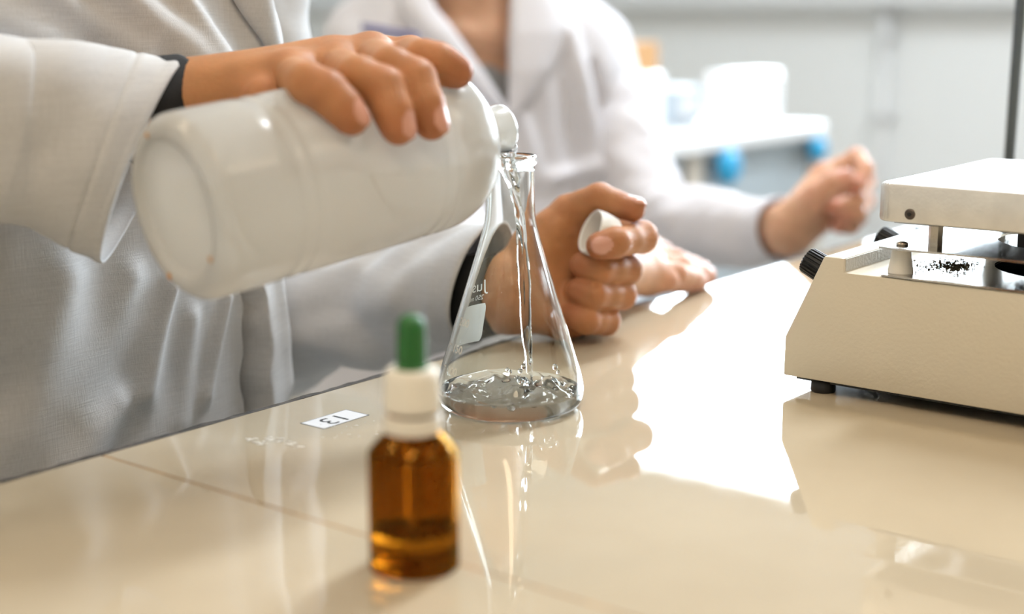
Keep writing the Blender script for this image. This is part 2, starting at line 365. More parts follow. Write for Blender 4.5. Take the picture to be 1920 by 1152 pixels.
# ------------------------------------------------------------------ distance-field modelling for bodies
class Field:
    def __init__(s, lo, hi, h):
        s.lo = np.asarray(lo, float); s.h = h
        s.n = np.ceil((np.asarray(hi) - s.lo) / h).astype(int) + 1
        s.d = np.full(s.n, 1.0, np.float32)
    def like(s):
        q = Field.__new__(Field); q.lo, q.h, q.n = s.lo, s.h, s.n; q.d = np.full(s.n, 1.0, np.float32); return q
    def _reg(s, lo, hi):
        i0 = np.clip(np.floor((lo - s.lo) / s.h).astype(int), 0, s.n); i1 = np.clip(np.ceil((hi - s.lo) / s.h).astype(int) + 1, 0, s.n)
        ax = [s.lo[k] + s.h * np.arange(i0[k], i1[k]) for k in range(3)]
        return tuple(slice(i0[k], i1[k]) for k in range(3)), ax
    def _put(s, sl, v, k):
        c = s.d[sl]
        if c.size == 0: return
        v = v.astype(np.float32)
        hh = np.maximum(k - np.abs(c - v), 0) / max(k, 1e-9)
        s.d[sl] = np.minimum(c, v) - hh * hh * k * 0.25
    def cap(s, a, b, ra, rb, k=0.004, flat=None):
        """round cone a-b; flat=(dir, factor) squashes the section along dir"""
        a = np.asarray(a, float); b = np.asarray(b, float); R = max(ra, rb) + k + 3 * s.h
        sl, ax = s._reg(np.minimum(a, b) - R, np.maximum(a, b) + R)
        X, Y, Zz = np.meshgrid(*ax, indexing='ij')
        q = np.stack([X - a[0], Y - a[1], Zz - a[2]], -1); ba = b - a
        t = np.clip(q @ ba / max(ba @ ba, 1e-12), 0, 1)
        w = q - t[..., None] * ba
        if flat is not None:
            d = np.asarray(flat[0], float); d = d / np.linalg.norm(d); w = w + (w @ d)[..., None] * d * (1 / flat[1] - 1)
        v = np.linalg.norm(w, axis=-1) - (ra + (rb - ra) * t)
        if flat is not None: v = v * flat[1] ** 0.5
        s._put(sl, v, k)
    def ell(s, c, axes, r, k=0.004):
        """ellipsoid with unit axes (3 rows) and radii r"""
        c = np.asarray(c, float); r = np.asarray(r, float); axes = np.asarray(axes, float); R = r.max() + k + 3 * s.h
        sl, ax = s._reg(c - R, c + R); X, Y, Zz = np.meshgrid(*ax, indexing='ij')
        q = np.stack([X - c[0], Y - c[1], Zz - c[2]], -1) @ axes.T
        k0 = np.linalg.norm(q / r, axis=-1); k1 = np.linalg.norm(q / (r * r), axis=-1)
        s._put(sl, k0 * (k0 - 1) / np.maximum(k1, 1e-9), k)
    def groove(s, a, b, r, depth):           # shallow crease carved along a-b
        a = np.asarray(a, float); b = np.asarray(b, float); R = r * 3 + 3 * s.h
        sl, ax = s._reg(np.minimum(a, b) - R, np.maximum(a, b) + R); X, Y, Zz = np.meshgrid(*ax, indexing='ij')
        q = np.stack([X - a[0], Y - a[1], Zz - a[2]], -1); ba = b - a
        t = np.clip(q @ ba / max(ba @ ba, 1e-12), 0, 1); d2 = ((q - t[..., None] * ba) ** 2).sum(-1)
        s.d[sl] = s.d[sl] + (depth * np.exp(-d2 / (r * r))).astype(np.float32)
    def join(s, o, k): s._put(tuple(slice(0, n) for n in s.n), o.d, k)
    def mesh(s, relax=2):
        f = s.d; n = np.array(f.shape); ins = f < 0
        act = np.zeros(n - 1, bool); al = np.ones(n - 1, bool)
        cs = [(i, j, k) for i in (0, 1) for j in (0, 1) for k in (0, 1)]
        for c in cs:
            sub = ins[c[0]:n[0]-1+c[0], c[1]:n[1]-1+c[1], c[2]:n[2]-1+c[2]]; act |= sub; al &= sub
        act &= ~al; idx = np.argwhere(act); num = np.full(n - 1, -1, np.int64); num[act] = np.arange(len(idx))
        acc = np.zeros((len(idx), 3)); cnt = np.zeros(len(idx))
        for c0 in cs:
            for k in range(3):
                if c0[k]: continue
                c1 = list(c0); c1[k] = 1
                v0 = f[idx[:, 0]+c0[0], idx[:, 1]+c0[1], idx[:, 2]+c0[2]]; v1 = f[idx[:, 0]+c1[0], idx[:, 1]+c1[1], idx[:, 2]+c1[2]]
                cr = (v0 < 0) != (v1 < 0); t = np.where(cr, v0 / np.where(v0 == v1, 1, v0 - v1), 0)
                p = np.tile(np.array(c0, float), (len(idx), 1)); p[:, k] += t
                acc += p * cr[:, None]; cnt += cr
        V = s.lo + s.h * (idx + acc / cnt[:, None]); Fs = []
        for k in range(3):
            u, v = (k + 1) % 3, (k + 2) % 3
            s0 = [slice(None)] * 3; s1 = [slice(None)] * 3; s0[k] = slice(0, n[k] - 1); s1[k] = slice(1, n[k])
            e = np.argwhere(ins[tuple(s0)] != ins[tuple(s1)])
            e = e[(e[:, u] > 0) & (e[:, v] > 0) & (e[:, u] < n[u] - 1) & (e[:, v] < n[v] - 1)]
            if not len(e): continue
            def cell(du, dv):
                q = e.copy(); q[:, u] += du; q[:, v] += dv; return num[q[:, 0], q[:, 1], q[:, 2]]
            Q = np.stack([cell(-1, -1), cell(0, -1), cell(0, 0), cell(-1, 0)], -1)
            inn = ins[e[:, 0], e[:, 1], e[:, 2]]; Q[~inn] = Q[~inn][:, ::-1]; Fs.append(Q)
        Fq = np.vstack(Fs); Fq = Fq[(Fq >= 0).all(1)]
        for _ in range(relax):
            a2 = np.zeros_like(V); c2 = np.zeros(len(V))
            for i in range(4):
                j = (i + 1) % 4
                np.add.at(a2, Fq[:, i], V[Fq[:, j]]); np.add.at(c2, Fq[:, i], 1)
                np.add.at(a2, Fq[:, j], V[Fq[:, i]]); np.add.at(c2, Fq[:, j], 1)
            V = V * 0.5 + 0.5 * a2 / np.maximum(c2, 1)[:, None]
        return V, Fq

# ------------------------------------------------------------------ the room
RA0, RA1, RB0, RB1 = -2.6, WIN_A, -5.2, 3.2
struct('floor', *boxm((RA0, RB0, FLOOR - 0.05), (RA1, RB1, FLOOR)), M['floor'], 'brown vinyl floor of the laboratory')
struct('ceiling', *boxm((RA0, RB0, CEIL), (RA1, RB1, CEIL + 0.05)), M['ceiling'], 'white laboratory ceiling')
struct('wall_left', *boxm((RA0 - 0.1, RB0 - 0.1, FLOOR), (RA1 + 0.15, RB0, CEIL)), M['wall'], 'white wall behind the two people')
struct('wall_right', *boxm((RA0 - 0.1, RB1, FLOOR), (RA1 + 0.15, RB1 + 0.1, CEIL)), M['wall2'], 'cream wall on the camera side')
struct('wall_back', *boxm((RA0 - 0.1, RB0, FLOOR), (RA0, RB1, CEIL)), M['wall2'], 'cream wall opposite the window')
wparts = [boxm((RA1, RB0, FLOOR), (RA1 + 0.15, RB1, WIN_Z0)), boxm((RA1, RB0, WIN_Z1), (RA1 + 0.15, RB1, CEIL)),
          boxm((RA1, RB0, WIN_Z0), (RA1 + 0.15, WIN_B0, WIN_Z1)), boxm((RA1, WIN_B1, WIN_Z0), (RA1 + 0.15, RB1, WIN_Z1))]
struct('wall_window', *merge(wparts), M['wall'], 'pale wall under the window in the background')
wf = struct('window_1', *merge([boxm((RA1 + 0.02, WIN_B0, WIN_Z1 - 0.03), (RA1 + 0.08, WIN_B1, WIN_Z1)), boxm((RA1 + 0.02, WIN_B0, WIN_Z0), (RA1 + 0.08, WIN_B1, WIN_Z0 + 0.04)),
      boxm((RA1 + 0.02, WIN_B0, WIN_Z0), (RA1 + 0.08, WIN_B0 + 0.05, WIN_Z1)), boxm((RA1 + 0.02, WIN_B1 - 0.05, WIN_Z0), (RA1 + 0.08, WIN_B1, WIN_Z1)),
      boxm((RA1 + 0.03, -3.2, WIN_Z0), (RA1 + 0.07, -3.16, WIN_Z1)), boxm((RA1 + 0.03, -1.5, WIN_Z0), (RA1 + 0.07, -1.46, WIN_Z1)), boxm((RA1 + 0.03, 0.5, WIN_Z0), (RA1 + 0.07, 0.54, WIN_Z1))]), M['frame'], 'wide bright window behind the hot plate')
for b0, b1 in ((WIN_B0 + 0.05, -3.2), (-3.16, -1.5), (-1.46, 0.5), (0.54, WIN_B1 - 0.05)):
    struct('pane', *boxm((RA1 + 0.045, b0, WIN_Z0 + 0.04), (RA1 + 0.051, b1, WIN_Z1 - 0.03)), M['pane'], parent=wf)
struct('trim_1', *boxm((RA1 - 0.10, WIN_B0 - 0.05, WIN_Z0 - 0.03), (RA1 + 0.02, WIN_B1 + 0.05, WIN_Z0), bev=0.004), M['frame'], 'grey sill below the window')
# white pipe on the wall under the window
pp = onB(1655, 150, -1.0); d = ray(1655, 150); pp = _C + (RA1 - 0.04) / (d @ A) * d
cp = thing('conduit_pipe', 'thin white vertical pipe on the pale background wall', 'pipe', (pp[0], pp[1], FLOOR))
obj('pipe', *lathe([(0, 0.017), (WIN_Z0 - 0.03 - FLOOR, 0.017)], (pp[0], pp[1], FLOOR), seg=20), M['benchwhite'], cp)
for z in (-0.5, -0.1, 0.15):
    q = ab(pp); obj('bracket', *boxm((q[0] - 0.02, q[1] - 0.028, z), (RA1, q[1] + 0.028, z + 0.02)), M['frame'], cp)
for i, (la, lb, lw, lc) in enumerate(LAMPS):
    t = thing('ceiling_lamp', ['shallow ceiling lamp above the bench', 'shallow ceiling lamp over the camera side', 'shallow ceiling lamp by the wall opposite the window', 'added cool fill lamp between the people and the window'][i], 'lamp', W(la, lb, CEIL - 0.08), 'ceiling lamps')
    obj('housing', *boxm((la - 0.62, lb - 0.17, CEIL - 0.07), (la + 0.62, lb + 0.17, CEIL), bev=0.01), M['frame'], t, False)
    obj('diffuser', *boxm((la - 0.6, lb - 0.15, CEIL - 0.08), (la + 0.6, lb + 0.15, CEIL - 0.07)), M['lamp'], t, False)

# ------------------------------------------------------------------ bench in front
EB = -0.599; SEAM = 0.421
bench = thing('lab_bench', 'glossy beige laboratory bench with a dark worn edge', 'bench', W(0.8, 0.2, FLOOR))
for a0, a1, nm in ((-1.2, SEAM - 0.0009, 'w'), (SEAM + 0.0009, 2.6, 'w')):
    o = obj('worktop_panel', *boxm((a0, EB, -0.028), (a1, 1.1, 0.0)), M['bench'], bench, False)
obj('seam_filler', *boxm((SEAM - 0.0010, EB + 0.001, -0.028), (SEAM + 0.0010, 1.1, -0.0001)), M['seam'], bench, False)
# worn edge strip: ragged top line
n = 500; aa = np.linspace(-1.2, 2.6, n); V = []
for i, a_ in enumerate(aa):
    j1 = 0.0010 * rnd.random(); j2 = 0.0012 * rnd.random() ** 2
    for (b_, z_) in ((EB + 0.0002, -0.028), (EB + 0.0002, 0.0003 - j2 * 0.3), (EB - 0.0050 - j1, 0.0002 - j2), (EB - 0.0062 - j1, -0.0012), (EB - 0.0062, -0.028)):
        V.append(W(a_, b_, z_))
fin(obj('edge_strip', V, grid_faces(n, 5), M['edge'], bench, False))
obj('carcass', *boxm((-1.1, EB + 0.30, FLOOR), (2.5, 1.05, -0.028)), M['cabinet'], bench, False)

# number label
ls = thing('number_label', 'small white number label stuck near the bench edge', 'label', W(0.5425, -0.5527, 0.0001))
a0, a1, b0, b1 = 0.5246, 0.5604, -0.5620, -0.5434
obj('paper', *boxm((a0, b0, 0.0), (a1, b1, 0.00015)), M['paper'], ls, False)
w_ = 0.0005
obj('border', *merge([boxm((a0, b0, 0.0), (a1, b0 + w_, 0.0002)), boxm((a0, b1 - w_, 0.0), (a1, b1, 0.0002)), boxm((a0, b0, 0.0), (a0 + w_, b1, 0.0002)), boxm((a1 - w_, b0, 0.0), (a1, b1, 0.0002))]), M['lgrey'], ls, False)
tv, tf = text_mesh('13', 0.0178)
obj('lettering', np.array([W(0.5415 - v[0] * 1.05, -0.5527 + v[1] * 1.0, 0.00022) for v in tv]), tf, M['ink'], ls, False, label='dark number 13 in serif figures')

Vs = []
for k in range(70):                 # torn glue residue beside the label
    u = rnd.random(); q = G(468 + 95 * u + 4 * rnd.gauss(0, 1), 824 + 8 * u + 4 * math.sin(u * 9) + 2.5 * rnd.gauss(0, 1), 0.00015); s = 0.0003 + 0.0009 * rnd.random() ** 2
    if k > 48: q = G(600 + 110 * rnd.random(), 822 - 16 * rnd.random() - 20 * (k % 2), 0.00015); s *= 0.6
    n_ = 7; V = [q + np.array([math.cos(6.283 * j / n_) * s * (0.6 + rnd.random()) * 1.5, math.sin(6.283 * j / n_) * s * (0.6 + rnd.random()), 0]) for j in range(n_)] + [q + [0, 0, 0.0002]]
    Vs.append((V, [[j, (j + 1) % n_, n_] for j in range(n_)]))
gr_ = tag(obj('glue_residue', *merge(Vs), M['residue'], None, False), 'torn whitish glue residue on the bench beside the number label', 'residue'); gr_['kind'] = 'stuff'

# ------------------------------------------------------------------ conical flask
FX, FY = (957 - 960) / FPX * 0.81, 0.796
FC = np.array([FX, FY, 0.0])
fl = thing('conical_flask', 'clear glass conical flask being filled on the bench', 'flask', FC)
out = smooth_prof([(-0.0002, 0.0330), (0.0003, 0.0362), (0.0022, 0.0396), (0.0060, 0.0417), (0.0115, 0.0424), (0.0175, 0.0414), (0.029, 0.0383), (0.060, 0.0287), (0.0912, 0.0191), (0.1010, 0.0163), (0.1080, 0.01465), (0.1160, 0.0138), (0.128, 0.0136), (0.1395, 0.0136)], 4)
rim = smooth_prof([(0.1395, 0.0136), (0.1402, 0.0146), (0.1425, 0.0150), (0.1447, 0.0146), (0.1455, 0.0136), (0.1447, 0.0126), (0.1400, 0.0123)], 4)[1:]
TH = 0.0013
inn = [(h, r - TH) for h, r in out[::-1] if 0.004 < h < 0.139] + [(0.0030, 0.0385), (0.0020, 0.0355), (0.0018, 0.030), (0.0018, 0.015), (0.0018, 0.0005)]
ZL = 0.0112                          # water line: below it the glass meets water, not air
FULL = inn[::-1]
def inner_r(z): return np.interp(z, [h for h, r in FULL], [r for h, r in FULL])
innw = [q for q in inn if q[0] > ZL + 0.0005] + [(ZL, float(inner_r(ZL)))]
prof = [(-0.0002, 0.0005), (-0.0002, 0.020), (-0.0002, 0.030)] + [tuple(x) for x in out] + [tuple(x) for x in rim] + innw
obj('glass_body', *lathe(prof, FC, seg=128, cap1=False), M['flask'], fl)
OUTR = np.array(out)
def flask_r(z): return np.interp(z, OUTR[:, 0], OUTR[:, 1])
def wrap_text(s, size, theta, z, mirror=False, squash=1.0, inset=0.0, name='lettering', shear=0.0, mat=None):
    """lettering laid on the outside of the cone; theta is the angle from the camera-facing side, + to the right"""
    tv, tf = text_mesh(s, size); V = []
    for v in tv:
        zz = z + v[1] * 0.955; r = flask_r(zz) + 0.00012 - inset
        th = theta + (-1 if mirror else 1) * (v[0] + shear * v[1]) * squash / r
        V.append(FC + np.array([math.sin(th) * r, -math.cos(th) * r, zz]))
    return obj(name, V, tf, mat or M['print'], fl, False)
# seen from behind through the glass on the far left side: maker's script, capacity, writing patch
TB = math.radians(-133)
wrap_text('Jus', 0.0105, TB, 0.0672, False, 1.1, shear=0.25, name='script_logo')
wrap_text('250 ml', 0.0046, TB, 0.0600, False, 1.0, name='capacity_mark')
ths = np.linspace(-0.0095, 0.0095, 14); zs = np.linspace(0.0315, 0.0560, 14); V = []
for zi, z_ in enumerate(zs):
    for ti, t_ in enumerate(ths):
        e = 0.0
        tt = t_ * (0.88 if zi in (0, 13) else 0.97 if zi in (1, 12) else 1)
        r = flask_r(z_) + 0.00012; th = TB + tt / 0.030
        V.append(FC + np.array([math.sin(th) * r, -math.cos(th) * r, z_]))
obj('writing_patch', V, grid_faces(14, 14), M['print'], fl, True)
wrap_text('MADE IN', 0.0022, TB, 0.0290, False, name='origin_mark')
# graduations on the left
TF = math.radians(-57)
for s_, z_ in (('200', 0.0528), ('150', 0.0380), ('100', 0.0258)):
    wrap_text(s_, 0.0066, TF, z_, False, 1.0, name='graduation_mark', mat=M['print2'])
    V = []; 
    for q in range(5):
        for dz in (-0.00035, 0.00035):
            zz = z_ + 0.0012 + dz; r = flask_r(zz) + 0.0001; th = TF - (0.0085 + q * 0.0008) / r
            V.append(FC + np.array([math.sin(th) * r, -math.cos(th) * r, zz]))
    obj('graduation_tick', V, grid_faces(5, 2), M['print2'], fl, False)

# water in the flask: churned surface
NR, NT = 60, 128
tt = np.arange(NT) / NT * 2 * math.pi
def wring(r, z): return np.stack([FX + r * np.sin(tt), FY - r * np.cos(tt), np.broadcast_to(z, (NT,))], -1)
low = [q for q in FULL if q[0] < ZL - 0.0005] + [(ZL, float(inner_r(ZL)))]
rows = [wring(r, z) for z, r in low]; NLOW = len(rows)
ENT = P(995, 745, 0.815)          # where the stream meets the pool
for i in range(1, NR):
    r = float(inner_r(ZL)) * (1 - (i / (NR - 1)) ** 1.15) + 0.0004
    x = FX + r * np.sin(tt); y = FY - r * np.cos(tt); q = np.stack([x, y, 0 * x], -1)
    de = np.hypot(x - ENT[0], y - ENT[1])
    h = 0.0032 * vnoise(q * 85 + 3, 1) + 0.0022 * vnoise(q * 200, 2) + 0.0006 * vnoise(q * 420, 3)
    h = h * (0.55 + 1.0 * np.exp(-(de / 0.026) ** 2))
    h += 0.006 * np.exp(-((de - 0.013) / 0.0045) ** 2) * (0.5 + 0.6 * vnoise(np.stack([np.arctan2(y - ENT[1], x - ENT[0]) * 1.6, 0 * x, 0 * x], -1) + 9, 4)) - 0.004 * np.exp(-(de / 0.006) ** 2)
    h = h * np.clip((float(inner_r(ZL)) - r) / 0.004, 0, 1)
    rows.append(wring(r, ZL + h))
V = np.vstack(rows); Fg = grid_faces(len(rows), NT, True).tolist() + [list(range(NT))[::-1], [(len(rows) - 1) * NT + j for j in range(NT)]]
fw = thing('flask_water', 'churning clear water in the bottom of the conical flask', 'water', FC + [0, 0, 0.002])
pool = obj('pool', V, Fg, M['water'], fw); pool.data.materials.append(M['wetglass'])
for i_f, f in enumerate(pool.data.polygons):
    if i_f < (NLOW - 1) * NT or i_f == len(Fg) - 2: f.material_index = 1
for k in range(16):               # droplets and bubbles thrown up beside the stream
    an = rnd.random() * 6.28; rr = 0.007 + 0.013 * rnd.random(); c = ENT + np.array([math.cos(an) * rr, math.sin(an) * rr * 0.8, 0]); c[2] = 0.0150 + 0.012 * rnd.random() ** 1.5
    s_ = 0.0006 + 0.0013 * rnd.random()
    if math.hypot(c[0] - FX, c[1] - FY) > inner_r(c[2]) - s_ - 0.001: continue
    obj('droplet', *lathe([(s_ * math.sin(x) * 1.2, max(s_ * math.cos(x), 1e-5)) for x in np.linspace(-1.57, 1.57, 8)], c, seg=12), M['water'], fw)

# ------------------------------------------------------------------ polyethylene bottle
BC = P(325, 396, 0.658); BM = P(941, 241, 0.785)
BA = (BM - BC); BL = np.linalg.norm(BA); BA = BA / BL; BR = 0.0450
bt = thing('plastic_bottle', 'large milky white plastic bottle tilted by a hand to pour water', 'bottle', BC)
sh = BL - 0.021                    # shoulder ends, neck begins
bprof = smooth_prof([(0.0006, 0.0335), (0.0, 0.0360), (0.0010, 0.0400), (0.0050, 0.0435), (0.0110, 0.0450), (0.040, 0.0450)], 5)[:-1].tolist()
for h0 in (0.042, 0.050): bprof += [(h0, 0.0450), (h0 + 0.0015, 0.0443), (h0 + 0.004, 0.0441), (h0 + 0.006, 0.0446)]
bprof += [(0.060, 0.0450), (sh - 0.058, 0.0450)]
for h0 in (sh - 0.056, sh - 0.048): bprof += [(h0, 0.0449), (h0 + 0.0018, 0.0440), (h0 + 0.004, 0.0440), (h0 + 0.006, 0.0448)]
bprof += smooth_prof([(sh - 0.041, 0.0450), (sh - 0.028, 0.0436), (sh - 0.015, 0.0380), (sh - 0.005, 0.0270), (sh, 0.0165), (sh + 0.002, 0.0142)], 6)[1:].tolist()
bprof += [(sh + 0.004, 0.0140), (sh + 0.0055, 0.0150), (sh + 0.0075, 0.0150), (sh + 0.009, 0.0138), (BL - 0.002, 0.0138), (BL, 0.0134), (BL, 0.0122), (sh + 0.004, 0.0120)]
bprof = [(h, r * 1.0 if h < sh - 0.003 else r) for h, r in bprof]
o = obj('bottle_body', *lathe([(0.0035, 0.001), (0.0035, 0.029), (0.003, 0.0325)] + [tuple(x) for x in bprof], BC, BA, seg=96, cap1=False), M['hdpe'], bt)
fin(o, 3.2)
_bx, _by, _ = frame_to(None, BA)
def bottle_hit(x, y, off=0.0, far=False):       # place on the bottle's wall under a pixel, lifted off by off
    d = ray(x, y); d = d / np.linalg.norm(d); w = _C - BC; dp = d - (d @ BA) * BA; wp = w - (w @ BA) * BA
    a_, b_, c_ = dp @ dp, 2 * dp @ wp, wp @ wp - (BR + off) ** 2; D = b_ * b_ - 4 * a_ * c_
    t = (-b_ + (1 if far else -1) * math.sqrt(max(D, 0))) / (2 * a_)
    return _C + t * d
# brown marks on the base
for (hx, hy, s_) in ((281, 266, 0.0016), (318, 526, 0.0022), (406, 500, 0.0017)):
    d = ray(hx, hy); t = ((BC - _C) @ BA) / (d @ BA); q = _C + t * d; v = q - BC; v = v / np.linalg.norm(v)
    q = BC + v * 0.0368 - BA * 0.0002 if hx != 406 else BC + v * min(np.linalg.norm(q - BC), 0.034) - BA * 0.0002
    V, F_ = lathe([(0, s_), (0.0005, s_ * 0.8), (0.0007, s_ * 0.3)], q, -BA, seg=10); obj('stain_spot', V, F_, M['stain'], bt)
# water left in the bottle: the bottle's inside below the level of its lip
LEV = (BM - _by * 0.0118)[2] if (_by[2] > 0) else (BM + _by * 0.0118)[2]
hs = np.linspace(0.004, BL - 0.001, 60); bpa = np.array(bprof); order = np.argsort(bpa[:-2, 0], kind='stable'); hh = bpa[:-2, 0][order]; rr = bpa[:-2, 1][order]
V = []; NTb = 48; t48 = np.arange(NTb) / NTb * 2 * math.pi
for h in hs:
    r = np.interp(h, hh, rr) - 0.0014
    if h > BL - 0.018: r = min(r, 0.0119)
    ring = BC + h * BA + r * (np.cos(t48)[:, None] * _bx + np.sin(t48)[:, None] * _by)
    over = ring[:, 2] > LEV
    cz = (BC + h * BA)[2]
    # clamp to the level plane by sliding along the section towards its low side
    low = -_by if _by[2] > 0 else _by
    k = np.where(over, (LEV - ring[:, 2]) / (low[2]), 0)
    ring = ring + k[:, None] * low
    V.append(ring)
V = np.vstack(V)
bw = thing('bottle_water', 'clear water left inside the milky plastic bottle', 'water', BC)
bwo = fin(obj('liquid', V, grid_faces(60, NTb, True).tolist() + [list(range(NTb))[::-1], [59 * NTb + j for j in range(NTb)]], M['water'], bw), 3.2); bwo.data.materials.append(M['wetplastic'])
for f in bwo.data.polygons:
    if abs(f.center.z + BC[2] - LEV) > 0.0006 or abs(f.normal.z) < 0.9: f.material_index = 1

# stream from the lip into the flask
lip = BM + (-_by if _by[2] > 0 else _by) * 0.0100
sp = smooth_prof([lip - BA * 0.004, lip + BA * 0.0015 + [0, 0, -0.0005], P(951, 308, 0.789), P(964, 350, 0.795), P(976, 420, 0.801), P(981, 500, 0.804), P(986, 600, 0.808), P(992, 690, 0.812), ENT + [0, 0, -0.003]], 14)
ns = len(sp); s_ = np.linspace(0, 1, ns)
rad = np.interp(s_, [0, 0.1, 0.2, 0.35, 0.6, 1.0], [0.0050, 0.0046, 0.0040, 0.0034, 0.0026, 0.0022])
def wob(i, t):
    u = i / ns; tw = 7.0 * u + 0.6
    return 1 + (0.42 - 0.1 * u) * np.cos(2 * (t - tw)) + 0.10 * np.sin(3 * t + 21 * u) + 0.07 * math.sin(41 * u + 1) + 0.05 * math.sin(97 * u)
st = tube(sp, rad, 28, True, wob)
ws = tag(obj('water_stream', *st, M['water']), 'thin twisting stream of water falling through the flask neck', 'water')
fin(ws, 3.2)

# ------------------------------------------------------------------ amber dropper bottle
g = G(772, 1090); DC = np.array([g[0], g[1] + 0.0175, 0.0])
def rowz(y, dist=DC[1]): return CAMH - dist * math.tan(PITCH + math.atan((y - 576) / FPX))
db = thing('dropper_bottle', 'small amber glass dropper bottle with a green rubber bulb', 'bottle', DC)
zs_ = rowz(846); zn = rowz(806)
o_ = smooth_prof([(0.0, 0.0150), (0.0004, 0.0165), (0.0018, 0.0180), (0.004, 0.0184), (zs_ - 0.004, 0.0184), (zs_, 0.0178), (zs_ + 0.004, 0.0152), (zn - 0.001, 0.0110), (zn + 0.002, 0.0095), (zn + 0.010, 0.0092)], 5)
i_ = [(h, r - 0.0017) for h, r in o_[::-1] if h > 0.006] + [(0.0045, 0.0145), (0.0035, 0.011), (0.0033, 0.001)]
lv = rowz(985)
FULLA = i_[::-1]; ra_in = lambda z: float(np.interp(z, [h for h, r in FULLA], [r for h, r in FULLA]))
obj('glass_body', *lathe([(0.0008, 0.001), (0.0008, 0.012)] + [tuple(x) for x in o_] + [q for q in i_ if q[0] > lv + 0.0005] + [(lv, ra_in(lv))], DC, seg=96, cap1=False), M['amber'], db)
lowa = [q for q in FULLA if q[0] < lv - 0.0005] + [(lv, ra_in(lv))]
lq = obj('liquid', *lathe([tuple(q) for q in lowa] + [(lv - 0.0005, ra_in(lv) - 0.0008), (lv - 0.0008, ra_in(lv) - 0.003), (lv - 0.0009, 0.001)], DC, seg=96), M['oil'], db); lq.data.materials.append(M['oilglass'])
for i_f, f in enumerate(lq.data.polygons):
    if i_f < (len(lowa) - 1) * 96 or i_f == len(lq.data.polygons) - 2: f.material_index = 1
zc0, zc1 = rowz(768), rowz(690); zr0, zr1 = rowz(806), rowz(776)
ang = lambda n_, am: (lambda i, h, t: am * np.cos(n_ * t) * (1 if 1 <= i <= 4 else 0))
fin(obj('collar_ring', *lathe([(zr0 - 0.001, 0.0098), (zr0, 0.0116), (zr1 - 0.0006, 0.0118), (zr1, 0.0112), (zr1, 0.0085)], DC, seg=64), M['capwhite'], db), 0.6)
obj('neck_gap', *lathe([(zr1 - 0.001, 0.0100), (zc0 + 0.001, 0.0100)], DC, seg=48), M['amber'], db)
fin(obj('screw_cap', *lathe([(zc0, 0.0112), (zc0 + 0.0008, 0.0117), (zc0 + 0.004, 0.0116), (zc1 - 0.0035, 0.0108), (zc1 - 0.0012, 0.0104), (zc1, 0.0092), (zc1, 0.001)], DC, seg=144, ripple=lambda i, h, t: 0.00016 * np.cos(36 * t) * (1 if 2 <= i <= 3 else 0)), M['capwhite'], db), 0.7)
zb1 = rowz(588)
fin(obj('rubber_bulb', *lathe(smooth_prof([(zc1 - 0.001, 0.0066), (zc1 + 0.0008, 0.0066), (zc1 + 0.0016, 0.0060), (zc1 + 0.006, 0.0060), (zb1 - 0.006, 0.0058), (zb1 - 0.0025, 0.0049), (zb1 - 0.0006, 0.0026), (zb1, 0.0003)], 5).tolist(), DC, seg=48), M['green'], db), 1.2)
fin(obj('pipette', *lathe([(0.012, 0.0007), (0.016, 0.0009), (0.022, 0.0031), (zn + 0.012, 0.0031)], DC, seg=24), M['dropglass'], db), 1.2)

# ------------------------------------------------------------------ hot plate stirrer
c = G(1467, 729); HA, HB = c @ A, c @ B
hp = thing('hot_plate_stirrer', 'cream laboratory hot plate stirrer with a thick aluminium plate', 'hot plate', W(HA + 0.09, HB + 0.12, 0))
def D(a, b, z): return W(HA + a, HB + b, z)
DEP = 0.205
poly = [(0, 0.0085), (0.0002, 0.0325), (0.0235, 0.0838), (0.0362, 0.0838), (0.0366, 0.0755), (0.262, 0.0755), (0.262, 0.0085)]
body = prism(poly, D(0, 0, 0), B, Z, A * DEP, 0.0012, 2)
fin(obj('housing', *body, M['house'], hp), 0.5)
obj('ridge_face', *boxm((HA + 0.0015, HB + 0.0364, 0.0757), (HA + DEP - 0.002, HB + 0.0370, 0.0832)), M['hammer'], hp, False)
V, F_ = boxm((HA + 0.006, HB + 0.006, 0.006), (HA + DEP - 0.006, HB + 0.256, 0.009)); obj('base_plate', V, F_, M['black'], hp, False)
for (fa, fb) in ((0.010, 0.022), (0.014, 0.235), (DEP - 0.014, 0.03), (DEP - 0.014, 0.235)):
    obj('rubber_foot', *lathe([(0, 0.0070), (0.0008, 0.0076), (0.0085, 0.0072)], D(fa, fb, 0), seg=24), M['black'], hp)
M['dsteel2'] = simple('grey_insulation', (0.22, 0.21, 0.20), 0.9)
def plate(b0, b1, a0, a1, z0, z1, rc, holes=(), nm='x', mat=None, be=0.0):
    poly = []
    for (cb, ca, s0) in ((b0 + rc, a0 + rc, 180), (b1 - rc, a0 + rc, 270), (b1 - rc, a1 - rc, 0), (b0 + rc, a1 - rc, 90)):
        for k in range(7):
            an = math.radians(s0 + 15 * k); poly.append((cb + rc * math.cos(an), ca + rc * math.sin(an)))
    return prism(poly, D(0, 0, z0), B, A, Z * (z1 - z0), be, 2)
PB0, PB1 = 0.0545, 0.2345; PA0, PA1 = -0.0010, 0.176
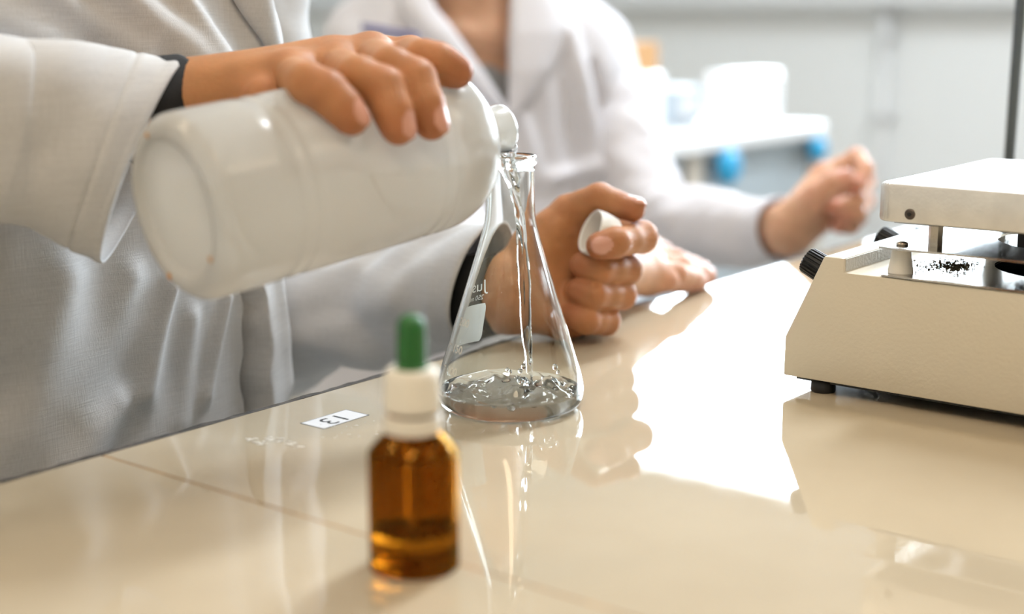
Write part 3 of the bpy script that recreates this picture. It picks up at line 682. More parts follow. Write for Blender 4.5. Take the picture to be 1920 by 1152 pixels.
def sheet_with_hole(b0, b1, a0, a1, z0, z1, hb, ha, hr, hang=None):
    """flat sheet with one round hole: ring of quads between the hole and the outline"""
    n = 64; V = []; 
    for z_ in (z0, z1):
        for k in range(n):
            t = 2 * math.pi * (k + 0.5) / n; V.append(D(ha + hr * math.sin(t), hb + hr * math.cos(t), z_))
        for k in range(n):
            t = 2 * math.pi * (k + 0.5) / n; dx, dy = math.cos(t), math.sin(t)
            s = min(((b1 - hb) / dx if dx > 0 else (b0 - hb) / dx) if abs(dx) > 1e-9 else 9, ((a1 - ha) / dy if dy > 0 else (a0 - ha) / dy) if abs(dy) > 1e-9 else 9)
            V.append([hb + s * dx, ha + s * dy, z_])
    # put the rectangle's corners on the nearest outline vertex and round them a little
    V2 = []
    for i, v in enumerate(V):
        if isinstance(v, list): V2.append(v)
        else: V2.append(None)
    for base in (n, 3 * n):
        for (cb, ca) in ((b0, a0), (b1, a0), (b1, a1), (b0, a1)):
            j = min(range(base, base + n), key=lambda q: (V2[q][0] - cb) ** 2 + (V2[q][1] - ca) ** 2)
            V2[j] = [cb + (0.0025 if cb == b0 else -0.0025), ca + (0.0010 if ca == a0 else -0.0010), V2[j][2]]
    V = [D(v2[1], v2[0], v2[2]) if v2 is not None else v for v, v2 in zip(V, V2)]
    F = []
    for k in range(n):
        j = (k + 1) % n
        F += [[k, j, n + j, n + k][::-1], [2*n + k, 2*n + j, 3*n + j, 3*n + k], [n + k, n + j, 3*n + j, 3*n + k], [k, j, 2*n + j, 2*n + k][::-1]]
    return V, F
hq = G(1925, 508, 0.0772); hq = ab(hq) - [HA, HB, 0]
fin(obj('lower_shield', *sheet_with_hole(0.0567, 0.2345, -0.0008, PA1, 0.0759, 0.0770, 0.1445, 0.0875, 0.0485), M['alu'], hp, False), 0.4)
obj('opening_shade_disc', *lathe([(0, 0.0484), (0.0002, 0.0484)], D(0.0875, 0.1445, 0.0757), seg=64), M['hole'], hp)  # disc on the housing top, painted black as the shade of a deep hole
fin(obj('upper_shield', *sheet_with_hole(PB0, 0.2345, -0.0008, PA1, 0.0918, 0.0931, 0.1445, 0.0875, 0.0480), M['alu'], hp, False), 0.4)
fin(obj('heating_plate', *plate(PB0, PB1, PA0, PA1, 0.1074, 0.1297, 0.007, be=0.0022), M['aluplate'], hp), 0.6)
obj('insulation_board', *boxm((HA + PA0 + 0.008, HB + PB0 + 0.008, 0.1062), (HA + PA1 - 0.008, HB + PB1 - 0.008, 0.1075)), M['dsteel2'], hp, False)
obj('magnet_bar', *boxm((HA + 0.080, HB + 0.108, 0.0870), (HA + 0.095, HB + 0.181, 0.0960), bev=0.001), M['black'], hp, False)
obj('magnet_shaft', *lathe([(0, 0.006), (0.012, 0.006)], D(0.0875, 0.1445, 0.0756), seg=20), M['steel'], hp)
for (sa, sb) in ((0.0115, 0.0660), (0.0115, 0.222), (0.163, 0.0660), (0.163, 0.222)):
    fin(obj('standoff', *lathe([(0, 0.0071), (0.0004, 0.0073), (0.0150, 0.0052), (0.0149, 0.0030)], D(sa, sb, 0.0770), seg=32), M['ceramic'], hp), 0.6)
    sc = obj('shield_screw', *lathe([(0, 0.0034), (0.0009, 0.0037), (0.0018, 0.0030), (0.0024, 0.0013), (0.0024, 0.0002)], D(sa, sb, 0.0931), seg=24), M['steel'], hp)
    obj('hex_post', *lathe([(0, 0.0042), (0.0145, 0.0042)], D(sa + 0.010, sb + 0.0155 * (1 if sb < 0.1 else -1), 0.0930), seg=6), M['steel'], hp, False)
# screw in the front of the plate
d = ray(1706, 402); t = ((HA + PA0) - 0) / (d @ A); q = _C + t * d
scr = obj('plate_screw', *lathe([(0, 0.0032), (0.0006, 0.0030), (0.0009, 0.0022), (0.0009, 0.0003)], q + A * 0.0002, -A, seg=24), M['dsteel'], hp)
obj('screw_socket', *lathe([(0, 0.0013), (0.0003, 0.0013)], q - A * 0.0008, -A, seg=6), M['black'], scr, False)
# knobs on the sloping front panel
sl = np.array([0.0233, 0.0513]); sl /= np.linalg.norm(sl); NB = B * (-sl[1]) + Z * sl[0]
def knob2(a_, s):
    q = D(a_, 0.0002 + sl[0] * s, 0.0325 + sl[1] * s)
    k = fin(obj('control_knob', *lathe([(0.0, 0.0076), (0.0008, 0.0082), (0.0145, 0.0077), (0.0158, 0.0070), (0.0160, 0.0010)], q, NB, seg=144, ripple=lambda i, h, t: 0.00050 * np.sign(np.cos(22 * t)) * (1 if 1 <= i <= 3 else 0)), M['black'], hp), 0.35)
    e1 = np.cross(NB, A); x = q + NB * 0.0161
    obj('pointer_line', [x + A * u + e1 * v for u, v in ((-0.0006, -0.0066), (0.0006, -0.0066), (0.0006, 0.0), (-0.0006, 0.0))], [[0, 1, 2, 3]], M['white'], k, False)
knob2(0.019, 0.042); knob2(0.121, 0.044)
# support rod at the back
q = P(1893, 285, 1.12)
rb = ab(q) - [HA, HB, 0]
obj('support_rod', *lathe([(0.0, 0.0043), (0.42, 0.0043)], np.array([q[0], q[1], 0.075]), (0.004, 0, 1), seg=20), M['rod'], hp)
obj('rod_clamp', *lathe([(0.0, 0.009), (0.022, 0.009)], np.array([q[0], q[1], 0.060]), seg=24), M['black'], hp)
V, F_ = boxm((HA + DEP - 0.002, HB + rb[1] - 0.008, 0.060), (HA + rb[0], HB + rb[1] + 0.008, 0.075)); obj('rod_bracket', V, F_, M['black'], hp, False)
# power cord at the back left
cpth = smooth_prof([D(DEP - 0.002, 0.03, 0.03), D(DEP + 0.03, 0.02, 0.03), D(DEP + 0.08, -0.01, 0.006), D(DEP + 0.20, 0.0, 0.0045), D(DEP + 0.5, 0.08, 0.0045), D(DEP + 0.9, 0.3, 0.0045)], 10)
obj('power_cord', *tube(cpth, 0.0038, 12), M['black'], hp)
# charred crumbs lying on the lower shield
Vs = []
for k in range(420):
    u = rnd.gauss(0, 1); v = rnd.gauss(0, 1)
    q = G(1766 + 30 * u + 5 * v, 497 + 8.0 * v - 0.10 * 26 * u, 0.0772)
    if rnd.random() < 0.3: q = G(1797 + 16 * rnd.gauss(0, 1), 499 + 4 * rnd.gauss(0, 1), 0.0772)
    s = 0.00035 + 0.0007 * rnd.random(); an = rnd.random() * 6.28; e = np.array([math.cos(an), math.sin(an), 0]); e2 = np.array([-e[1], e[0], 0])
    V = [q + e * s * 1.8, q + e2 * s * 0.5, q - e * s * 1.5, q - e2 * s * 0.6, q + Z * s * 0.8]
    Vs.append((V, [[0, 1, 4], [1, 2, 4], [2, 3, 4], [3, 0, 4], [3, 2, 1, 0]]))
cr_ = tag(obj('charred_crumbs', *merge(Vs), M['dirt'], None, False), 'dark charred crumbs scattered on the hot plate metal shield', 'crumbs'); cr_['kind'] = 'stuff'

# ------------------------------------------------------------------ side bench in the background
SB = -1.40
sb_ = thing('side_bench', 'grey panelled side bench with a white top far behind', 'bench', W(2.5, SB - 0.3, FLOOR))
obj('white_top', *boxm((1.55, SB - 0.75, -0.03), (2.86, SB + 0.02, 0.0), bev=0.004), M['benchwhite'], sb_, False)
obj('carcass', *boxm((1.57, SB - 0.72, FLOOR), (2.88, SB - 0.03, -0.03)), M['cabinet'], sb_, False)
posts = [1.60, 2.36 - 0.05, 2.80]
for a_ in (1.57, 2.315, 2.83): obj('post', *boxm((a_, SB - 0.03, FLOOR), (a_ + 0.05, SB + 0.004, -0.03)), M['post'], sb_, False)
for a0, a1 in ((1.625, 2.312), (2.368, 2.827)): obj('door_panel', *boxm((a0, SB - 0.03, FLOOR + 0.08), (a1, SB - 0.004, -0.034), bev=0.003), M['greypanel'], sb_, False)
for (kx, ky, kr) in ((1352, 312, 0.034), (1520, 280, 0.026)):
    q = onB(kx, ky, SB + 0.004)
    fin(obj('round_knob', *lathe(smooth_prof([(0, 0.010), (0.008, 0.010), (0.010, kr), (0.022, kr), (0.030, kr * 0.8), (0.033, 0.001)], 3).tolist(), q, B, seg=32), M['blue'], sb_), 0.7)
def bgbox(name, label, cat, x0, x1, y0, b0, b1, mat, zb=0.0, parts=None):
    qa, qb = ab(onB(x0, y0, b1)), ab(onB(x1, y0, b1)); t = thing(name, label, cat, W((qa[0] + qb[0]) / 2, (b0 + b1) / 2, zb))
    zt = max(qa[2], qb[2]) if True else 0
    obj('casing', *boxm((qa[0], b0, zb), (qb[0], b1, qa[2]), bev=0.012), mat, t, False)
    return t, qa[0], qb[0], qa[2]
t, a0, a1, zt = bgbox('balance_cabinet', 'white boxy instrument on the side bench beside the seated person', 'instrument', 1180, 1250, 138, SB - 0.28, SB - 0.06, M['benchwhite'])
obj('front_panel', *boxm((a0 + 0.03, SB - 0.06, 0.02), (a1 - 0.03, SB - 0.052, 0.07)), M['frame'], t, False)
t2, a2, a3, zt2 = bgbox('white_instrument', 'rounded white instrument at the right end of the side bench', 'instrument', 1372, 1472, 136, SB - 0.15, SB - 0.08, M['benchwhite'])
obj('front_panel', *boxm((a2 + 0.03, SB - 0.08, 0.02), (a3 - 0.03, SB - 0.072, 0.06)), M['frame'], t2, False)
t4, a4, a5, zt4 = bgbox('grey_gap_box', 'blue grey box added in the gap between the two white instruments', 'instrument', 1268, 1318, 165, SB - 0.30, SB - 0.17, M['bluegrey'])  # added box that gives the gap its bluish tone
obj('front_panel', *boxm((a4 + 0.02, SB - 0.17, 0.02), (a5 - 0.02, SB - 0.165, 0.06)), M['frame'], t4, False)
t3 = thing('cardboard_box', 'brown cardboard box on top of the white boxy instrument', 'box', W(a0 + 0.02, SB - 0.17, zt))
obj('carton', *boxm((a0 - 0.12, SB - 0.27, zt), (a0 + 0.13, SB - 0.08, zt + 0.055), bev=0.003), M['card'], t3, False)
obj('tape', *boxm((a0 - 0.121, SB - 0.20, zt + 0.02), (a0 + 0.131, SB - 0.16, zt + 0.0556)), M['post'], t3, False)
# ------------------------------------------------------------------ people
def unit(v): v = np.asarray(v, float); return v / np.linalg.norm(v)
def hand(wrist, arm, fingers, thumb, wr=0.021, flatdir=None, h=0.0012, palm_r=0.0115, extra=(), nails=(), adj=None, pad=0.03, fk=0.0012):
    """one hand grown from its joints. fingers: list of ([MCP, PIP, DIP, TIP], [radii]) ; thumb: ([CMC, MCP, IP, TIP], radii)
       arm: point further up the forearm; nails: {finger index: dorsal direction or None}"""
    pts = [p for f, _ in fingers for p in f] + list(thumb[0]) + [wrist, arm]
    lo = np.min(pts, 0) - pad; hi = np.max(pts, 0) + pad
    S = Field(lo, hi, h); mc = np.mean([f[0] for f, _ in fingers], 0)
    ax = unit(mc - wrist); fd = flatdir
    S.cap(arm, wrist, wr * 1.12, wr, 0.010, None if fd is None else (fd, 0.72))
    for f, r in fingers:
        o = (f[0] - mc); o = o - (o @ ax) * ax
        s0 = wrist + o * 0.42
        S.cap(s0, f[0], palm_r * 1.05, palm_r * 0.98, 0.010)
    for i in range(len(fingers) - 1): S.cap(fingers[i][0][0], fingers[i+1][0][0], palm_r * 0.86, palm_r * 0.86, 0.006)
    for e in extra: S.cap(*e[:4], e[4] if len(e) > 4 else 0.010)
    U = S.like(); joints = []; tips = []
    for fi, (f, r) in enumerate(list(fingers) + [thumb]):
        Fi = S.like(); isth = fi == len(fingers)
        for j in range(3):
            p0, p1 = f[j], f[j+1]; r0, r1 = r[j], r[j+1]; m_ = p0 * 0.5 + p1 * 0.5; rm = (r0 + r1) / 2 * (0.94 if not (isth and j == 0) else 1.05)
            if adj is not None: m_ = adj(m_, rm)
            Fi.cap(p0, m_, r0, rm, 0.003); Fi.cap(m_, p1, rm, r1, 0.003)
            if j or not isth: joints.append((p0, r0))
        tips.append((f, r)); U.join(Fi, fk)
    S.join(U, 0.0065)
    nl = []
    allf = list(fingers) + [thumb]
    for fi, nd in dict(nails).items():
        f, r = allf[fi]; t = unit(f[3] - f[2])
        if nd is None:
            c_ = unit(f[3] - f[2]) - unit(f[2] - f[1]); nd = -(c_ - (c_ @ t) * t)
        nd = np.asarray(nd, float); nd = unit(nd - (nd @ t) * t); la = np.cross(nd, t)
        c = f[3] + t * r[3] * 0.15 + nd * r[3] * 0.62; k = r[3] / 0.008
        S.ell(c, np.array([t, la, nd]), np.array([0.0066, 0.0056, 0.0036]) * k, 0.0006)
        S.groove(c - t * 0.0068 * k - la * 0.004 * k + nd * 0.0020 * k, c - t * 0.0068 * k + la * 0.004 * k + nd * 0.0020 * k, 0.0011, 0.0007)
        nl.append((c, t, la, nd, k))
    # knuckle creases on the back of each joint
    for f, r in fingers:
        for j in (1, 2):
            t0 = unit(f[j] - f[j-1]); t1 = unit(f[j+1] - f[j]); bn = t1 - t0
            if np.linalg.norm(bn) < 0.15: continue
            n_ = -unit(bn); la = unit(np.cross(n_, t0 + t1))
            for s in (-0.0022, 0.0, 0.0022):
                q = f[j] + n_ * r[j] * 1.02 + unit(t0 + t1) * s; S.groove(q - la * 0.0045, q + la * 0.0045, 0.0008, 0.00045)
    V, F_ = S.mesh(2)
    fl_ = np.zeros(len(V))
    for (p, r) in joints: fl_ = np.maximum(fl_, 0.55 * np.exp(-((V - p) ** 2).sum(1) / (1.25 * r) ** 2))
    for f, r in tips: fl_ = np.maximum(fl_, 0.9 * np.exp(-((V - f[3]) ** 2).sum(1) / (1.5 * r[3]) ** 2))
    cen = V[F_].mean(1); mi = np.zeros(len(F_), np.int32)
    for c, t, la, nd, k in nl:
        q = cen - c; u = q @ t; v = q @ la; w = q @ nd
        mi[((u / (0.0064 * k)) ** 2 + (v / (0.0053 * k)) ** 2 < 1) & (w > 0.0008 * k) & (w < 0.005 * k)] = 1
    return V, F_, fl_, mi
def body(name, meshes, mats, parent):
    V = np.vstack([m_[0] for m_ in meshes]); off = np.cumsum([0] + [len(m_[0]) for m_ in meshes])
    Fq = np.vstack([m_[1] + o_ for m_, o_ in zip(meshes, off)]); fl_ = np.concatenate([m_[2] for m_ in meshes]); mi = np.concatenate([m_[3] for m_ in meshes])
    o = obj(name, V, Fq, mats[0], parent)
    o.data.materials.append(mats[1])
    at = o.data.attributes.new('flush', 'FLOAT', 'POINT')
    if len(o.data.vertices) == len(fl_): at.data.foreach_set('value', fl_.astype(np.float32))
    if len(o.data.polygons) == len(mi): o.data.polygons.foreach_set('material_index', mi)
    return o
def plain(S, relax=1):
    V, F_ = S.mesh(relax); return V, F_, np.zeros(len(V)), np.zeros(len(F_), np.int32)

def ridge(a, z, segs):
    """cloth folds: each seg (a0,z0,a1,z1,width,height) is a soft ridge"""
    d = np.zeros_like(a)
    for (a0, z0, a1, z1, w, h_) in segs:
        vx, vz = a1 - a0, z1 - z0; L2 = vx * vx + vz * vz
        t = ((a - a0) * vx + (z - z0) * vz) / L2; tc = np.clip(t, 0, 1)
        dist = np.hypot(a - a0 - tc * vx, z - z0 - tc * vz); wl = w * (0.7 + 0.6 * tc)
        d += h_ * np.exp(-(dist / wl) ** 2)
    return d
def torso(name, parent, mat, c, rows, fold, nphi=420, opening=None, thick=0.0016, AX=A, BX=B):
    """rows: list of (z, half width along the bench, half depth, shift towards the bench)"""
    rows = np.array(rows); nz = 240; zz = np.linspace(rows[0, 0], rows[-1, 0], nz)
    from_ = [np.interp(zz, rows[:, 0], rows[:, k]) for k in (1, 2, 3)]
    ker = np.hanning(17); ker /= ker.sum()
    wa, wb, sb = [np.convolve(np.pad(f, 8, 'edge'), ker, 'valid') for f in from_]
    V = np.zeros((nz, nphi, 3)); wrap = opening is None
    for i, z in enumerate(zz):
        if wrap: ph = np.arange(nphi) / nphi * 2 * math.pi - math.pi
        else:
            l, r = opening(z); ph = r + (2 * math.pi + l - r) * np.linspace(0, 1, nphi)
        ca, sa = np.cos(ph), np.sin(ph)
        a_ = c[0] + wa[i] * np.sign(sa) * np.abs(sa) ** 0.85; b_ = c[1] + sb[i] + wb[i] * np.sign(ca) * np.abs(ca) ** 0.85
        na, nb = sa / wa[i], ca / wb[i]; nn = np.hypot(na, nb); na, nb = na / nn, nb / nn
        dsp = fold(a_, b_, np.full_like(a_, z), ca)
        a_ = a_ + na * dsp; b_ = b_ + nb * dsp
        V[i] = a_[:, None] * AX + b_[:, None] * BX + z * Z
    o = obj(name, V.reshape(-1, 3), grid_faces(nz, nphi, wrap), mat, parent)
    md = o.modifiers.new('cloth thickness', 'SOLIDIFY'); md.thickness = thick; md.offset = -1
    return o
def sleeve(name, parent, mat, pts, ry, rx, skew=0.0, seed=0, fold=0.004, hem=True, nseg=96, skx=0.0, thick=0.0014, freq=1.0):
    """cloth tube along pts, ry vertical and rx sideways radii at each point; ends in an open cuff"""
    k = 26; path = smooth_prof(pts, k); n = len(path)
    u = np.linspace(0, len(pts) - 1, n); RY = np.interp(u, range(len(pts)), ry); RX = np.interp(u, range(len(pts)), rx)
    T = np.gradient(path, axis=0); T /= np.linalg.norm(T, axis=1)[:, None]
    L = np.concatenate([[0], np.cumsum(np.linalg.norm(np.diff(path, axis=0), axis=1))]); tot = L[-1]
    t = np.arange(nseg) / nseg * 2 * math.pi; V = np.zeros((n, nseg, 3))
    xp = None
    for i in range(n):
        x = np.cross(T[i], Z)
        x = x / np.linalg.norm(x) if np.linalg.norm(x) > 0.25 or xp is None else unit(xp - (xp @ T[i]) * T[i])
        xp = x; y = np.cross(x, T[i]); s = L[i]
        q = np.stack([np.cos(t) * 1.3, np.sin(t) * 1.3, np.full(nseg, s * 22 * freq)], -1)
        q2 = np.stack([np.cos(t) * 2.2 + s * 30, np.sin(t) * 2.2, np.full(nseg, s * 45 * freq)], -1)
        d = fold * (1.1 * vnoise(q + seed * 7.3, seed) + 0.55 * vnoise(q2 + seed * 3.1, seed + 1))
        end = (tot - s)
        if hem:
            d = d * np.clip(end / 0.05, 0.25, 1)
            d += 0.0012 * np.exp(-((end - 0.003) / 0.004) ** 2) - 0.0010 * np.exp(-((end - 0.024) / 0.0015) ** 2) + (0.0007 if end < 0.024 else 0)
        cx = np.cos(t) * (RX[i] + d); cy = np.sin(t) * (RY[i] + d)
        V[i] = path[i] + cx[:, None] * x + cy[:, None] * y + ((skew * cy - skx * cx) * np.clip(1 - end / 0.08, 0, 1))[:, None] * T[i]
    o = obj(name, V.reshape(-1, 3), grid_faces(n, nseg, True), mat, parent)
    md = o.modifiers.new('cloth thickness', 'SOLIDIFY'); md.thickness = thick; md.offset = -1
    return o

# ================= person pouring
C1 = np.array([0.485, -0.825])
p1 = thing('person', 'person in a white lab coat and black undershirt pouring water from a plastic bottle', 'person', W(C1[0], C1[1], FLOOR))
# right hand draped over the bottle (little finger nearest the camera)
def hit(x, y, r): return bottle_hit(x, y, r * 0.93)
def lift(p, r, k=0.92):          # keep a joint outside the bottle's wall
    v = p - BC; h = v @ BA; q = v - h * BA; d = np.linalg.norm(q); need = BR + k * r
    return BC + h * BA + q / d * need if d < need and 0 < h < BL - 0.03 else p
def slide(p, r):                 # bring a joint out of the bottle along the line of sight
    v = p - BC; h = v @ BA
    if np.linalg.norm(v - h * BA) >= BR + 0.9 * r: return p
    w = p - _C; d = w @ _f; x, y = 960 + FPX * (w @ _r) / d, 576 - FPX * (w @ _u) / d
    return lift(bottle_hit(x, y, r * 0.93), r)
def PH(x, y, d): return P(x, y, d * 0.985)
wr1 = PH(338, 190, 0.778)
ring_r = [0.0102, 0.0098, 0.0088, 0.0076]
f_pinky = ([PH(548, 142, 0.757), PH(612, 173, 0.722), hit(644, 203, 0.0085), hit(660, 223, 0.0078)], [0.0104, 0.0102, 0.0090, 0.0080])
f_ring = ([PH(632, 126, 0.772), PH(719, 166, 0.734), hit(737, 210, 0.0090), hit(747, 240, 0.0082)], [0.0108, 0.0106, 0.0095, 0.0084])
f_mid = ([PH(696, 107, 0.788), PH(778, 150, 0.752), hit(797, 197, 0.0092), hit(809, 231, 0.0084)], [0.0110, 0.0107, 0.0095, 0.0085])
f_ind = ([PH(692, 106, 0.812), PH(770, 104, 0.801), PH(822, 119, 0.792), PH(856, 135, 0.786)], [0.0108, 0.0106, 0.0103, 0.0086])
def far(x, y, r): return bottle_hit(x, y, r * 0.97, True)
f_thumb = ([PH(420, 160, 0.800), far(500, 190, 0.013), far(590, 215, 0.011), far(650, 240, 0.0095)], [0.0150, 0.0125, 0.0110, 0.0090])
for f_ in (f_pinky, f_ring, f_mid, f_ind):
    for q in range(4): f_[0][q] = slide(f_[0][q], f_[1][q])
upd = unit(PH(600, 60, 0.77) - PH(600, 160, 0.77))
H1 = hand(wr1, PH(150, 232, 0.748), [f_pinky, f_ring, f_mid, f_ind], f_thumb, wr=0.0262, flatdir=upd, palm_r=0.0125,
          extra=((wr1, PH(540, 150, 0.765), 0.0185, 0.0130), (wr1, PH(620, 118, 0.785), 0.0190, 0.0135)),
          nails={q: 0.72 * _r + 0.35 * _u - 0.6 * _f for q in (0, 1, 2)}, adj=slide)
# left fist holding the cap
wr2 = P(955, 548, 0.990)
g_ind = ([P(1152, 428, 1.022), P(1203, 445, 0.985), P(1152, 455, 0.953), P(1124, 461, 0.950)], [0.0112, 0.0112, 0.0104, 0.0092])
g_mid = ([P(1140, 478, 1.030), P(1176, 505, 0.995), P(1122, 506, 0.968), P(1092, 497, 0.971)], [0.0110, 0.0106, 0.0100, 0.0090])
g_rin = ([P(1130, 530, 1.030), P(1166, 553, 0.995), P(1112, 554, 0.968), P(1086, 545, 0.972)], [0.0108, 0.0104, 0.0098, 0.0090])
g_pin = ([P(1108, 580, 1.020), P(1136, 602, 0.992), P(1098, 601, 0.970), P(1080, 592, 0.974)], [0.0104, 0.0100, 0.0094, 0.0086])
g_thu = ([P(1002, 470, 0.990), P(1068, 400, 0.990), P(1124, 373, 0.980), P(1186, 393, 0.974)], [0.0165, 0.0132, 0.0108, 0.0088])
H2 = hand(wr2, P(850, 565, 1.030), [g_ind, g_mid, g_rin, g_pin], g_thu, wr=0.0270, flatdir=ray(955, 548), palm_r=0.0140,
          extra=((wr2, P(1070, 590, 0.992), 0.022, 0.0165), (wr2, P(1060, 480, 1.005), 0.024, 0.020), (P(1002, 470, 0.990), P(1100, 440, 1.015), 0.0165, 0.0125), (P(1060, 560, 0.998), P(1070, 470, 1.003), 0.017, 0.017)),
          nails={0: P(1120, 462, 0.90) - P(1120, 460, 0.97), 4: Z})
# hidden trunk, shoulders and upper arms
sh_r = W(C1[0] - 0.175, C1[1], 0.40); sh_l = W(C1[0] + 0.175, C1[1], 0.40)
el_r = np.array([-0.435, 0.615, 0.165]); el_l = P(440, 580, 1.105)
S = Field(W(C1[0], C1[1], 0) + [-0.42, -0.42, -0.45], W(C1[0], C1[1], 0) + [0.42, 0.42, 0.66], 0.006)
S.lo = np.minimum(S.lo, [-0.62, 0.30, -0.45]); S = Field(S.lo, [0.25, 1.30, 0.66], 0.007)
for z0, z1, ra_, n_ in ((-0.40, 0.0, 0.075, 3), (0.0, 0.32, 0.075, 3)):
    for k in np.linspace(-0.10, 0.10, 5): S.cap(W(C1[0] + k, C1[1], z0), W(C1[0] + k, C1[1], z1), ra_, ra_, 0.03)
S.cap(sh_r, sh_l, 0.055, 0.055, 0.04); S.cap(W(*C1, 0.38), W(C1[0], C1[1] + 0.01, 0.58), 0.060, 0.056, 0.04)
S.cap(sh_r, el_r, 0.045, 0.036, 0.03); S.cap(el_r, PH(150, 232, 0.748), 0.034, 0.026, 0.02)
S.cap(sh_l, el_l, 0.045, 0.034, 0.03); S.cap(el_l, P(850, 565, 1.030), 0.030, 0.026, 0.02)
body('body', [plain(S), H1, H2], [M['skin1'], M['nail']], p1)
# lab coat trunk
FB = C1[1] + 0.14
def pz(x, y): q = ab(onB(x, y, FB)); return q[0], q[2]
segs1 = []
for (x0, y0, x1, y1, w, h_) in (
        (330, 535, 268, 735, 0.0075, 0.0085), (456, 555, 405, 748, 0.0050, 0.0060), (250, 520, 150, 760, 0.014, 0.005),
        (120, 520, 30, 800, 0.020, 0.007), (215, 760, 120, 900, 0.016, 0.008), (560, 470, 590, 730, 0.010, 0.006), (380, 600, 350, 790, 0.010, 0.004),
        (40, -60, 260, 100, 0.010, 0.007), (170, -60, 400, 130, 0.012, 0.009), (300, -60, 430, 110, 0.007, 0.006), (-80, 0, 120, 90, 0.012, 0.006),
        (480, -60, 520, 120, 0.012, 0.008), (560, -40, 575, 110, 0.010, 0.006)):
    a0, z0 = pz(x0, y0); a1, z1 = pz(x1, y1); segs1.append((a0, z0, a1, z1, w, h_))
apk, _ = pz(511, 640); _, zpk = pz(511, 380)
def fold1(a_, b_, z_, ca):
    q = np.stack([a_ * 16, b_ * 16, z_ * 5], -1)
    d = 0.006 * vnoise(q, 11) + 0.003 * vnoise(q * [2.3, 2.3, 1.6] + 5, 12)
    fr = np.clip(ca * 1.5, 0, 1)
    d = d + fr * ridge(a_, z_, segs1)
    # overlapping front edge: a step with a dark gap beside it, edge slightly wavy
    e = apk + 0.0022 * np.sin(z_ * 70) + 0.0012 * np.sin(z_ * 190 + 1)
    s = np.clip((a_ - e) / 0.0016, 0, 1); s = s * s * (3 - 2 * s)
    op = np.clip((0.11 - z_) / 0.10, 0, 1)
    d = d + fr * op * (0.013 * s * np.exp(-np.clip(a_ - e, 0, 1) / 0.09) - 0.026 * np.exp(-((a_ - e + 0.0030) / 0.0028) ** 2))
    return d
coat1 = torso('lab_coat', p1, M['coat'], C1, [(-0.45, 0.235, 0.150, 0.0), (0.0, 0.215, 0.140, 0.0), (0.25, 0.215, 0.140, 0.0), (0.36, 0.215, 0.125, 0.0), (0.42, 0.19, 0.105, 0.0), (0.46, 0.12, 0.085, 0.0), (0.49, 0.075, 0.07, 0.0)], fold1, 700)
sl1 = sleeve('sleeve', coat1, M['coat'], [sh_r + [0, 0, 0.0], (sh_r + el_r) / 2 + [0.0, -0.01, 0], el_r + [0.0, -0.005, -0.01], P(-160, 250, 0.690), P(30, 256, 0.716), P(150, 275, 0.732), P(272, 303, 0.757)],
             [0.075, 0.066, 0.058, 0.052, 0.0475, 0.0485, 0.0545], [0.065, 0.058, 0.054, 0.046, 0.040, 0.036, 0.034], skew=0.22, skx=0.75, seed=3, fold=0.0060, freq=0.8)
sl1['label'] = 'loose right sleeve with an open cuff'
ARM_L = P(850, 562, 1.030)
sl2 = sleeve('sleeve', coat1, M['coat'], [sh_l, (sh_l + el_l) / 2 + W(0.02, 0, 0), el_l + W(0.01, 0, -0.005), el_l * 0.55 + ARM_L * 0.45, el_l * 0.18 + ARM_L * 0.82 + [0, 0, 0.002], P(908, 532, 1.003)],
             [0.075, 0.066, 0.058, 0.048, 0.0425, 0.0375], [0.065, 0.058, 0.054, 0.045, 0.041, 0.035], skew=0.55, seed=8, fold=0.0085, freq=0.8)
# black undershirt cuffs
for nm, pp_, rr_ in (('undershirt_cuff', [PH(240, 214, 0.760), PH(300, 200, 0.771), PH(348, 190, 0.780)], (0.0285, 0.0262)), ('undershirt_cuff', [P(850, 562, 1.030), P(905, 552, 1.008), P(940, 547, 0.995)], (0.0310, 0.0285))):
    us = obj(nm, *tube(smooth_prof(pp_, 6), np.linspace(*rr_, 13), 40, False, lambda i, t: 1 + 0.02 * np.sin(3 * t)), M['blackcloth'], p1, label='black undershirt cuff')
    md = us.modifiers.new('thick', 'SOLIDIFY'); md.thickness = 0.0015; md.offset = -1
# lapel turned back at the chest, lying on the coat
def on_coat1(x, y, lift_):
    ph = 0.3
    for _ in range(8):
        bb = C1[1] + 0.14 * abs(math.cos(ph)) ** 0.85; q = ab(onB(x, y, bb)); s = max(-0.97, min(0.97, (q[0] - C1[0]) / 0.215)); ph = math.copysign(math.asin(abs(s) ** (1 / 0.85)), s)
    a_ = np.array([q[0]]); b_ = np.array([C1[1] + 0.14 * abs(math.cos(ph)) ** 0.85]); z_ = np.array([q[2]])
    d = fold1(a_, b_, z_, np.array([math.cos(ph)]))[0] + lift_; na, nb = math.sin(ph) / 0.215, math.cos(ph) / 0.14; nn = math.hypot(na, nb)
    return W(q[0] + na / nn * d, b_[0] + nb / nn * d, q[2])
V = []; nl_ = 40
for i in range(nl_):
    t = i / (nl_ - 1); x0, y0 = 372 + (470 - 372) * t, -110 + 215 * t; wd = 66 * (1 - t) ** 0.6 + 4
    for k in range(10):
        s_ = k / 9; V.append(on_coat1(x0 + wd * s_, y0 - 8 * s_, 0.0012 + 0.0075 * s_ ** 0.6 + 0.002 * math.sin(s_ * math.pi)))
lp = obj('lapel', V, grid_faces(nl_, 10), M['coat'], coat1); md = lp.modifiers.new('thick', 'SOLIDIFY'); md.thickness = 0.002

